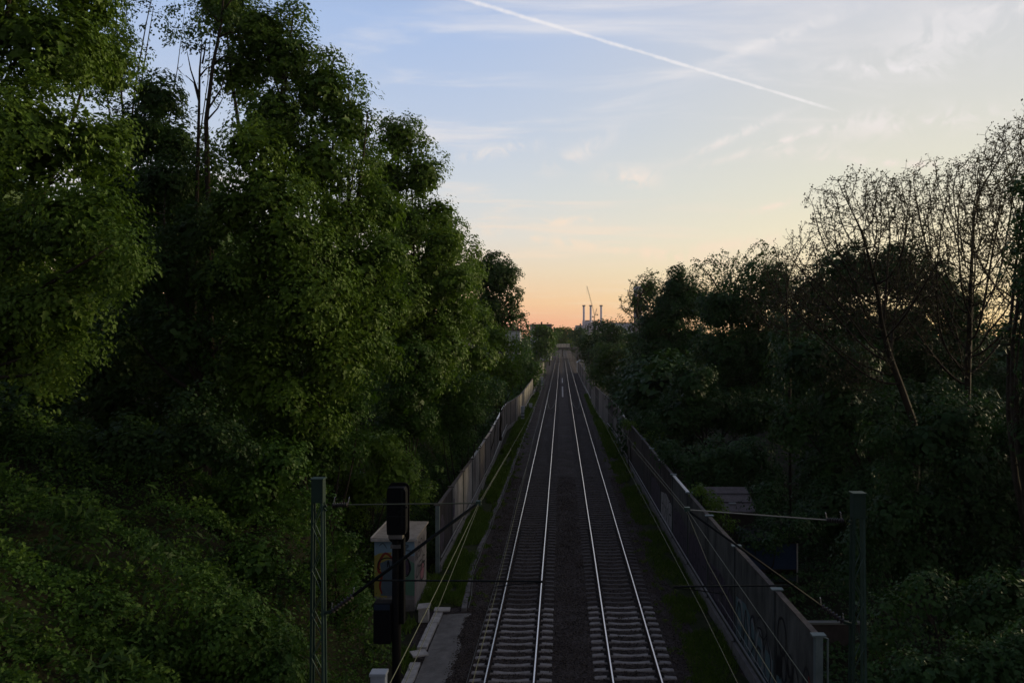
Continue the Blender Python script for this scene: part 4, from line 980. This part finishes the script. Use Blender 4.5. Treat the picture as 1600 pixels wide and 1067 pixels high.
tree('maple_tree', 'dark narrow tree between the airy tree and the tall bare stem', 'tree', 36,
     [(245,150,50), (215,210,60), (270,220,60), (240,300,80), (310,300,70), (180,300,60), (290,390,90), (200,400,90), (330,480,90), (240,500,100)], 'dark', .16, .5, shape='maple', basez=5.5, trunkr=.2, group=G1, ragged=.2)
r_ = thing('dead_stem_tree', 'thin tree with tall bare stems rising into the sky gap', 'tree', tuple(P(318, 560, 34)), None)
def relp(px, py, D=34): return P(px, py, D)-Vector(r_.location)
m = MB()
m.tube([relp(300, 560), relp(306, 400), relp(309, 250), (relp(311, 170)), relp(312, 110), relp(316, 60)], [.11, .09, .07, .055, .04, .015], 7)
m.tube([relp(330, 560), relp(325, 300), relp(322, 190), relp(333, 100), relp(345, 40), relp(350, -10)], [.13, .11, .09, .07, .05, .035], 7)
for q in ([(311,150), (298,110), (292,80)], [(312,120), (322,108), (338,100)], [(311,160), (303,130), (290,118)], [(316,100), (320,80), (322,60)], [(334,100), (350,88), (372,95)], [(340,60), (360,50), (380,60)], [(326,170), (345,140), (352,118)], [(345,40), (330,20), (318,10)], [(347,20), (362,0), (380,-15)], [(322,190), (340,170), (350,150)]):
    m.tube([relp(*a) for a in q], [.045, .03, .012], 5)
m.build('trunk', M['bark'], r_, smooth=True)
v, f, t = crown_mesh([tuple(relp(a, b))+(c*34/F,)*3 for a, b, c in ((318,50,28), (338,30,24), (300,75,14), (352,-5,40), (365,80,14), (310,40,16))], .16, .5, .3, 'maple', inner=False, hole=.35, tint0=.0)
fast_mesh('crown', v, f, LM['dark'], t, r_)
tree('maple_tree', 'tall leafy maple with stepped right outline beside the bare stems', 'tree', 34,
     [(400,45,55,2), (380,110,50,2), (450,90,62,2), (430,180,75), (500,140,60,1), (540,190,52,1), (395,230,55,-3), (420,300,70,-3), (500,250,80), (555,260,40), (370,330,60,-3), (450,370,85,-3), (530,350,70), (380,430,80,-2), (480,460,90,-3), (555,420,55,-1), (420,540,85,-2), (520,560,70,-2), (560,490,50,-1), (545,125,18,1), (575,180,20,1), (450,620,60,-3), (400,600,50,-3), (500,650,45,-3), (350,5,50,3), (460,20,28,2), (520,95,24,2), (575,240,36,2), (590,320,50,1), (600,400,50), (590,470,50), (585,540,50)],
     'maple', .145, .66, shape='maple', basez=5.5, trunkr=.3, group=G1, ragged=.26)
tree('lime_tree', 'mid green tree with feathery top right of the tall maple', 'tree', 50,
     [(625,215,42), (600,280,60), (655,270,48), (630,350,75), (685,335,38), (600,420,75), (675,420,70), (640,500,80), (700,480,50), (590,520,60), (640,200,26), (605,195,20), (655,225,22), (690,380,40,-2), (710,440,36,-2), (690,540,50,-2), (620,470,60,-3), (660,570,50,-3)],
     'maple', .165, .62, basez=5, trunkr=.25, group=G1, ragged=.26)
tree('lime_tree', 'tree with layered right edge before the dark oak', 'tree', 64,
     [(700,370,45), (715,430,50), (680,440,60), (725,500,48), (690,520,70), (650,560,60), (735,390,24), (740,560,40), (700,600,45)],
     'maple', .21, .6, basez=4.5, trunkr=.25, group=G1, ragged=.2)
tree('oak_tree', 'dark rounded oak at the right end of the left tree line', 'tree', 88,
     [(765,432,38), (788,428,28), (794,462,26), (762,480,42), (740,424,30), (798,486,18), (755,520,34), (775,408,20), (785,500,22)],
     'dark', .24, .6, basez=3, trunkr=.3, group=G1, ragged=.18, cover=3.2)
tree('hazel_bush', 'yellow green bush tree below the dark oak', 'bush', 76,
     [(775,530,32), (800,560,22), (760,570,34), (790,590,26), (740,600,30), (812,585,12), (770,615,25), (805,540,14)], 'fresh', .2, .5, basez=1, trunkr=.1, tint0=-.1, group=G1)
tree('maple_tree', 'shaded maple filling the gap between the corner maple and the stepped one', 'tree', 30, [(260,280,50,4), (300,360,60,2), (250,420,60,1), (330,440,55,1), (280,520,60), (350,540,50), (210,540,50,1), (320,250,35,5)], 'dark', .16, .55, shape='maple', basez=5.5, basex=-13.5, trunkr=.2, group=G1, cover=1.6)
tree('lime_tree', 'dark hanging foliage mass behind the bank undergrowth at mid left', 'tree', 32,
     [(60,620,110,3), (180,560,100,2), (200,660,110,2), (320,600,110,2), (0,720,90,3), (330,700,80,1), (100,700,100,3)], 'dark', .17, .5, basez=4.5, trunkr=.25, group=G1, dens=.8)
# climbing greenery and bank shrubs
def bush(label, D, lobes, m='ivy', leaf=.13, sprig=.35, name='shrub', **kw):
    l2 = []
    for l in lobes:
        px, py, rp = l[:3]; dd = l[3] if len(l) > 3 else 0; p = P(px, py, D+dd); rr = rp*(D+dd)/F; l2.append((p.x, p.y, p.z, rr, rr, rr*.85))
    bx = sum(a[0] for a in l2)/len(l2); bz = float(bank_h(bx, D)) if bx < 0 else -.5
    r_ = thing(name, label, 'shrub', (bx, D, bz), kw.pop('group', None)); v, f, t = crown_mesh(l2, leaf, kw.pop('dens', 1.), sprig, ragged=kw.pop('ragged', .28), **kw)
    fast_mesh('foliage', v-np.array([bx, D, bz]), f, LM[m], t, r_)
    mb = MB()
    for a in l2: mb.tube(limb_pts((random.uniform(-.2, .2), 0, 0), (a[0]-bx, a[1]-D, a[2]-bz)), [.05, .045, .04, .03, .02, .012], 5)
    mb.build('stem', M['bark'], r_); return r_
GS = 'shrubs on the left bank'
bush('ragged shrub between the left mast and the graffiti shed', 25, [(525,850,34), (550,895,32), (515,800,34), (560,945,28), (530,960,36), (500,900,40)], 'ivy', .10, .3, group=GS, ragged=.4)
bush('added shrub with shade put into its dark leaves in the hollow under the maples', 26, [(320,680,55), (260,700,55), (370,700,40), (200,690,55), (130,700,55), (60,700,60), (10,660,60), (300,640,45)], 'dark', .13, .36, group=GS, tint0=-.2, cover=2.6)  # added to blacken the hollow; shade put into dark leaves and lowered tint
bush('tall creeper covered shrub hanging dark beneath the feathery topped tree', 46, [(640,560,50), (630,620,48), (650,660,40), (610,670,45), (660,600,35)], 'ivy', .15, .4, group=GS, updroop=.3)
bush('leafy shrub right of the creeper on the steep bank', 52, [(700,600,42), (690,650,40), (730,640,36), (745,600,26), (720,680,26)], 'ivy', .15, .4, group=GS)
bush('low shrub spilling towards the kink of the left barrier', 66, [(760,620,26), (745,650,24), (775,605,20), (730,665,18)], 'blue', .17, .4, group=GS)
bush('big leafy shrub below the tall maple at mid height', 33, [(470,620,60), (530,640,50), (500,700,55), (440,680,60), (560,600,40), (555,690,35)], 'ivy', .15, .4, shape='maple', group=GS)
bush('shrub mound just left of the left mast top', 27, [(400,760,65), (330,790,60), (440,720,50), (460,790,40)], 'ivy', .13, .35, group=GS)
bush('shrub mound behind the signal head', 37, [(570,760,45), (620,740,48), (540,800,45), (560,860,40), (600,700,40), (652,770,30), (520,720,50)], 'fresh', .13, .35, group=GS)
bush('brown tinged shrub at the far left edge above the corner', 24, [(20,850,80), (90,870,70), (-30,900,80)], 'maple', .13, .35, group=GS, tint0=-.15)
bush('rounded shrub in the bottom left corner', 17.5, [(80,1010,110), (200,1050,90), (-20,1040,90), (150,960,60)], 'ivy', .11, .32, group=GS, shape='maple')
bush('wide shrub left of the left mast near the bottom edge', 18.5, [(370,990,85), (300,930,60), (430,1040,70), (260,1030,80)], 'ivy', .11, .32, group=GS, shape='maple')
bush('shrub mound between the corner shrub and the dark hollow', 24, [(230,870,60), (170,900,55), (320,880,55), (400,880,60)], 'ivy', .12, .32, group=GS)

# undergrowth scatter
def scatter(name, label, n, x0, x1, y0, y1, hf, leaf, m, cat, keepf=None, lift=.3, ybias=1.6, shape='diamond', up=.9, aspect=.7):
    x = rng.uniform(x0, x1, n); y = y0+(y1-y0)*rng.random(n)**ybias
    if keepf is not None: k = keepf(x, y); x = x[k]; y = y[k]
    n = len(x); z = hf(x, y); cl_ = vnoise(np.stack([x*1.1, y*1.1, x*0+4], -1)); cl2 = vnoise(np.stack([x*3, y*3, x*0+8], -1))
    z = z+(cl_*.8+cl2*.35)*lift+rng.random(n)*.12
    c = np.stack([x, y, z], -1); sz = leaf*(.6+.8*rng.random(n))*(1+np.clip((y-25)/60, 0, 1.4))
    nr = rng.normal(size=(n, 3))*.5+np.array([.1, -.15, up]); tp = rng.normal(size=(n, 3))+np.array([.3, -.3, -.2])
    v, f, k = leaves(c, nr, tp, sz, aspect, .14, shape)
    ti = np.clip(vnoise(np.stack([x*.4, y*.4, x*0+1], -1))*.55+cl2*.2+rng.random(n)*.25-.05, 0, 1)
    tag(fast_mesh(name, v, f, LM[m], np.repeat(ti, k)), label, cat, kind='stuff')
def edge(x, y):
    xe = np.interp(y, [0, 28, 30.5, 36, 38, 62, 85, 95, 100, 110, 300], [-5.3, -5.4, -7.9, -7.9, -6.1, -6.3, -6.9, -6.9, -6.5, -6.1, -6.0]); return x < xe
scatter('undergrowth', 'dense ivy and bramble ground cover over the left bank', 240000, -19, -5.2, 13, 75, bank_h, .085, 'ivy', 'undergrowth', edge, .8, 1.6)
scatter('brambles', 'taller lighter bramble leaves standing out of the bank undergrowth', 45000, -18, -5.4, 13, 60, lambda x, y: bank_h(x, y)+.25*rng.random(len(x)), .12, 'maple', 'brambles', lambda x, y: edge(x, y) & (vnoise(np.stack([x*.9, y*.9, x*0+21], -1)) > .60), 1.0, 1.4, shape='maple')
scatter('bank_weeds', 'dark narrow weeds in clumps on the left bank', 30000, -18, -5.4, 13, 60, lambda x, y: bank_h(x, y)+.5*rng.random(len(x)), .34, 'dark', 'weeds', lambda x, y: edge(x, y) & (vnoise(np.stack([x*1.2, y*1.2, x*0+33], -1)) > .58), .5, 1.4, up=.1, aspect=.22)
scatter('undergrowth_far', 'green ground cover on the far left bank beyond the barrier kink', 40000, -22, -5.9, 60, 260, bank_h, .22, 'ivy', 'undergrowth', edge, .8, 1.6)
scatter('garden_growth', 'dark low greenery covering the garden ground right of the barrier', 70000, 6.6, 24, 14, 60, right_h, .13, 'right', 'undergrowth', None, .5, 1.4)
# grass blades
def blades(name, label, n, x0, x1, y0, y1, z, h):
    x = rng.uniform(x0, x1, n); y = y0+(y1-y0)*rng.random(n)**1.7
    k = vnoise(np.stack([x*1.3, y*.7, x*0+6], -1)) > .32+.5*rng.random(n)*(np.abs(x-(x0+x1)/2)/((x1-x0)/2)); x = x[k]; y = y[k]; n = len(x)
    hh = h*(.4+.9*rng.random(n))*(1+np.clip((y-40)/60, 0, 1)); c = np.stack([x, y, z+hh*.35], -1)
    tp = rng.normal(size=(n, 3))*.45+np.array([0, 0, 1.]); nr = rng.normal(size=(n, 3)); nr[:, 2] *= .2
    v, f, k = leaves(c, nr, tp, hh, .16, 0, 'blade'); tag(fast_mesh(name, v, f, LM['grass'], np.repeat(np.clip(rng.random(n)*.6+.3*vnoise(np.stack([x, y, x*0], -1)), 0, 1), k)), label, 'grass', kind='stuff')
blades('grass', 'bright green grass strip between the left barrier and duct lids', 80000, -5.6, -4.1, 33, 150, -.3, .3)
blades('grass', 'dark green grass strip between the right track and barrier', 70000, 4.15, 6.05, 17, 150, -.33, .26)
blades('grass', 'thin weeds beside the pale slab row near the shed', 9000, -6.2, -4.95, 20, 38, -.3, .35)

def tufts(name, label, n, xs, y0, y1, z, h):
    per = 26; cx = rng.choice(xs, n)+rng.normal(size=n)*.22; cy = y0+(y1-y0)*rng.random(n)**1.4
    x = np.repeat(cx, per)+rng.normal(size=n*per)*.07; y = np.repeat(cy, per)+rng.normal(size=n*per)*.09; m = n*per
    hh = h*(.4+.9*rng.random(m)); c = np.stack([x, y, z+hh*.35], -1); nr = rng.normal(size=(m, 3)); nr[:, 2] *= .3
    v, f, k = leaves(c, nr, rng.normal(size=(m, 3))*.6+np.array([0, 0, 1.]), hh, .3, 0, 'blade')
    tag(fast_mesh(name, v, f, LM['grass'], np.repeat(rng.random(m), k)), label, 'weeds', kind='stuff')
tufts('weeds', 'scattered weed tufts rooted along the right ballast shoulder', 120, [4.2, 4.5, 4.0], 21, 90, -.27, .17)
tufts('weeds', 'scattered weed tufts rooted beside the duct lids', 110, [-3.6, -3.9], 32.5, 90, -.27, .17)

# ------------------------------------------------------------------ trees, centre distance
GC = 'distant trees round the end of the line'
def dtree(label, D, lobes, m, leaf=None, name='distant_tree', **kw): return tree(name, label, 'tree', D, lobes, m, leaf or D*.0030, sprig=D*.0085, basez=0, trunkr=.2, group=GC, cover=3.6, **kw)
dtree('narrow dark poplar rising left of the white house', 170, [(816,500,8,0,1.6), (817,518,12,0,1.5), (816,545,15,0,1.3)], 'blue', ragged=.12)
dtree('bushy green tree left of the tracks below the poplar', 150, [(820,565,16), (800,570,20), (835,575,14), (785,590,22), (828,590,16)], 'ivy')
dtree('round green tree in front of the white house', 230, [(840,530,18), (853,525,13), (835,548,16), (852,545,14), (825,555,14), (850,514,8), (838,516,9)], 'ivy')
dtree('green tree left of the far bridge', 300, [(858,526,9), (864,521,7), (852,538,9), (861,532,6)], 'ivy')
dtree('brownish tree above the far bridge', 430, [(874,521,7), (882,519,7), (888,522,7), (880,528,6), (868,520,6), (872,529,5), (888,529,5)], 'maple')
dtree('green tree right of the far bridge', 330, [(899,524,8), (905,521,9), (909,532,10), (900,536,6)], 'blue')
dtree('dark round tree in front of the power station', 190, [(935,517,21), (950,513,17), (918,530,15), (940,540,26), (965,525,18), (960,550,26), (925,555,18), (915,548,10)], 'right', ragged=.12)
dtree('lighter green tree beside the right barrier below the dark round one', 120, [(945,555,22), (965,570,24), (940,590,20), (930,575,12), (985,560,24), (990,590,28)], 'dark')
def wood(label, D, x0, x1, ytop, n, leafs, m):
    lob = []
    for i in range(n):
        px = x0+(x1-x0)*(i+.5)/n; p = P(px, ytop+random.uniform(-2, 2.5), D+random.uniform(0, D*.1)); r0 = (x1-x0)/n*D/F*.9; lob.append((p.x, p.y, p.z-r0*.8, r0, r0, r0*.9)); lob.append((p.x, p.y, (p.z-r0*1.5)*.5, r0*1.1, r0, p.z*.45))
    v, f, t = crown_mesh(lob, leafs, 1., leafs*3); tag(fast_mesh('wood', v, f, LM[m], t), label, 'woodland', kind='stuff')
wood('dark line of distant woods along the horizon', 620, 780, 1090, 517.5, 26, 1.7, 'dark')
wood('lower nearer wood at both sides of the line end', 480, 760, 858, 527, 9, 1.3, 'ivy')

# ------------------------------------------------------------------ trees, right
GR = 'trees behind the right barrier'
tree('ash_tree', 'feathery topped tree by the pale flues', 'tree', 115, [(1000,470,26), (985,495,22), (1015,450,24), (1010,505,30), (990,530,28), (1025,540,34), (1035,480,30)], 'dark', .26, .55, dens=.55, basez=0, trunkr=.2, group=GR, ragged=.3, hole=.3)
bare_tree('sapling', 'twiggy sparse tree tips left of the flues', 'tree', (P(1000, 0, 100).x, 100, -.5), [(1000,455,26), (985,480,22), (1018,440,22)], 100, 420, step=.5, kill=.7, rmin=.022, bud=.22, buds=3, budm='dark', seed=4)
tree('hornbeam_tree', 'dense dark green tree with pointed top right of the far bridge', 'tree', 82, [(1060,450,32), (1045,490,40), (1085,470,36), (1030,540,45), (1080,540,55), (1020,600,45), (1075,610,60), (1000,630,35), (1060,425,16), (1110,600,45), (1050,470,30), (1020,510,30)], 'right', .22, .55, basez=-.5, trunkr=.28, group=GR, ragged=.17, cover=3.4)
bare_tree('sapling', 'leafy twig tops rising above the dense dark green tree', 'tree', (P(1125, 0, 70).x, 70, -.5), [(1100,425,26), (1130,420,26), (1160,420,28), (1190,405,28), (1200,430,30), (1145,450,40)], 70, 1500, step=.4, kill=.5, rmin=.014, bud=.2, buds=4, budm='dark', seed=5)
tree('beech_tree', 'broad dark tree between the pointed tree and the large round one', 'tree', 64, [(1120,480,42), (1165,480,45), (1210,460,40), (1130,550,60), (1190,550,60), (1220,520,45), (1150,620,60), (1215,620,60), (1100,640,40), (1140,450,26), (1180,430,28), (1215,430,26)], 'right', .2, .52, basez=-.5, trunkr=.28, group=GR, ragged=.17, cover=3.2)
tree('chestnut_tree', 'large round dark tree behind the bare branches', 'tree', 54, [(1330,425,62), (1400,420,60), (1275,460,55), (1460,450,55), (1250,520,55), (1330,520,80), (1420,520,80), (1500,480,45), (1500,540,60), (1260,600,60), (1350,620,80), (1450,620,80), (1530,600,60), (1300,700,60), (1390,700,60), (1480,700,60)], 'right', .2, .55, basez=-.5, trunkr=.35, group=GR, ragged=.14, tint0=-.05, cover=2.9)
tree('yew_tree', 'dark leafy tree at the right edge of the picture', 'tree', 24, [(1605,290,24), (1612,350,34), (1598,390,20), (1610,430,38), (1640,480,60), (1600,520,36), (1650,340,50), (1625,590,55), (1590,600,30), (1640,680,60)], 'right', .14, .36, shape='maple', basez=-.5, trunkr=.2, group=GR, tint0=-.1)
bare_tree('bare_tree', 'big barely leafed tree with fine twigs against the sunset at right', 'tree', (P(1420, 0, 33).x, 33, -.5),
          [(1345,350,85,-1), (1400,320,60,2), (1300,320,45), (1250,430,60,-1), (1300,470,70), (1390,460,80,2), (1450,420,60,-2), (1230,490,45), (1340,560,60)], 33, 6500, step=.25, kill=.31, rmin=.0075, trunk=[tuple(P(1420, 900, 33)), tuple(P(1424, 820, 33.2)), tuple(P(1432, 740, 33.4)), tuple(P(1428, 660, 33.3))], bud=.09, buds=2, extra=2, seed=11)
bare_tree('bare_tree', 'second large bare tree with crossing boughs nearer the right edge', 'tree', (P(1530, 0, 36).x, 36, -.5),
          [(1460,320,75,2), (1530,330,90,-2), (1590,240,60), (1560,270,60,2), (1500,420,90), (1430,480,70,1), (1580,450,90), (1500,540,60)], 36, 6500, step=.27, kill=.34, rmin=.0085, trunk=[tuple(P(1528, 900, 36)), tuple(P(1520, 800, 36.3)), tuple(P(1510, 700, 36.1)), tuple(P(1512, 620, 36))], bud=.1, buds=2, extra=2, seed=21)
bare_tree('bare_tree', 'bare tree at the right edge whose twigs reach highest', 'tree', (P(1640, 0, 30).x, 30, -.5),
          [(1600,230,50), (1560,330,60,1), (1620,330,80), (1570,430,60), (1640,200,60), (1520,380,40)], 30, 2600, step=.25, kill=.32, rmin=.0075, trunk=[tuple(P(1640, 900, 30)), tuple(P(1632, 760, 30)), tuple(P(1620, 620, 30))], bud=.09, buds=2, extra=2, seed=31)
bare_tree('bare_tree', 'smaller bare tree with thin twigs left of the big bare one', 'tree', (P(1235, 0, 44).x, 44, -.5), [(1240,400,40), (1220,430,40), (1270,380,35), (1200,480,50), (1250,480,60)], 44, 1600, step=.3, kill=.42, rmin=.009, bud=.1, buds=2, seed=12)
GB = 'shrubs behind the right barrier'
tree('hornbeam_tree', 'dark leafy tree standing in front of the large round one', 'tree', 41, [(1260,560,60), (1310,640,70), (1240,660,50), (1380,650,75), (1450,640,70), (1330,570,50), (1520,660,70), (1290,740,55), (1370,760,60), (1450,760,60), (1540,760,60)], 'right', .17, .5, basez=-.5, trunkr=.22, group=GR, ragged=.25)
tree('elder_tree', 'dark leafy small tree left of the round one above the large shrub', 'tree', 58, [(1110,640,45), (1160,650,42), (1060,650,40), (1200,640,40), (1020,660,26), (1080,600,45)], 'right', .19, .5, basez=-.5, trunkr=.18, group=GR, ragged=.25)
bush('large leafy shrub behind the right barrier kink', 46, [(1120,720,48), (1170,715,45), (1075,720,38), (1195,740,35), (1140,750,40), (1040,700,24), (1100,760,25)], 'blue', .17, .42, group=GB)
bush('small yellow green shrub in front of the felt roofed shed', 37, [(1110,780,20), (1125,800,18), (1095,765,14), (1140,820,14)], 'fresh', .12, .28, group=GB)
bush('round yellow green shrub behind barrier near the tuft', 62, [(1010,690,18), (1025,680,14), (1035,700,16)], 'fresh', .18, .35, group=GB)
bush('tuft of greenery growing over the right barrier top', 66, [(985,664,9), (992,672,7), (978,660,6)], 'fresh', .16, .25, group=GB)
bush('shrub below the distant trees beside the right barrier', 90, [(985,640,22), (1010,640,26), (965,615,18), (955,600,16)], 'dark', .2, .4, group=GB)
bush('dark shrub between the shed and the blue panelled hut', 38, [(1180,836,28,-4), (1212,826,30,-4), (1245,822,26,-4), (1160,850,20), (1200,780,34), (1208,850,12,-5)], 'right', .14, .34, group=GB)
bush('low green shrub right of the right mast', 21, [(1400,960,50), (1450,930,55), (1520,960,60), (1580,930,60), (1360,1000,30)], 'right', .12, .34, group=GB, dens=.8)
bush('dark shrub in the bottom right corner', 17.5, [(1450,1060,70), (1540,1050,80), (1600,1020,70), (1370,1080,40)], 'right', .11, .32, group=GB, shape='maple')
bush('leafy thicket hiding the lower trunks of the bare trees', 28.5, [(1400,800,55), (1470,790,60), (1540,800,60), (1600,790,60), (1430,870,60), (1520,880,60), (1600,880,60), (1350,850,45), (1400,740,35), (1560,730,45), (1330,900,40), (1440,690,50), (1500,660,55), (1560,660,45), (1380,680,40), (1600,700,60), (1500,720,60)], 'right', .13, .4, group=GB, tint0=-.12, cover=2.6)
bush('tall dark shrub under the bare tree', 38, [(1300,800,70), (1380,780,80), (1460,800,80), (1540,780,80), (1600,820,80), (1420,870,70), (1560,880,70)], 'right', .15, .42, group=GB, tint0=-.1)
# backdrop woods so that no horizon shows through
def backwood(label, x0, x1, y0, y1, zt, m):
    lob = []; n = int((abs(x1-x0)+abs(y1-y0))/5)
    for i in range(n):
        t = (i+.5)/n; x = lerp(x0, x1, t)+random.uniform(-1, 1); y = lerp(y0, y1, t)+random.uniform(-1, 1)
        for z in (zt*.1, zt*.35, zt*.6, zt*.85): lob.append((x+random.uniform(-1, 1), y+random.uniform(-1, 1), z, 4, 4, 3.6))
    v, f, t = crown_mesh(lob, .5, .9, 1.3, inner=True); tag(fast_mesh('wood', v, f, LM[m], t), label, 'woodland', kind='stuff')
backwood('dark wood behind the trees on top of the left embankment', -36, -24, 24, 110, 21, 'dark')
backwood('dark wood behind the trees at the far right', 40, 24, 36, 110, 10, 'right')
backwood('dark hedge across the gardens behind the right hand trees', 9, 12, 68, 112, 7, 'right')

# ------------------------------------------------------------------ air
hz = MB().box(-420, 420, -20, 2200, -2.8, 175).build('haze', bpy.data.materials.new('haze_air')); hz['kind'] = 'stuff'
hm = hz.data.materials[0]; hm.use_nodes = True; t = hm.node_tree; t.nodes.clear()
pv = t.nodes.new('ShaderNodeVolumePrincipled'); pv.inputs['Color'].default_value = (.86, .84, .86, 1); pv.inputs['Density'].default_value = .00007; pv.inputs['Anisotropy'].default_value = .3
oo = t.nodes.new('ShaderNodeOutputMaterial'); t.links.new(pv.outputs[0], oo.inputs['Volume'])
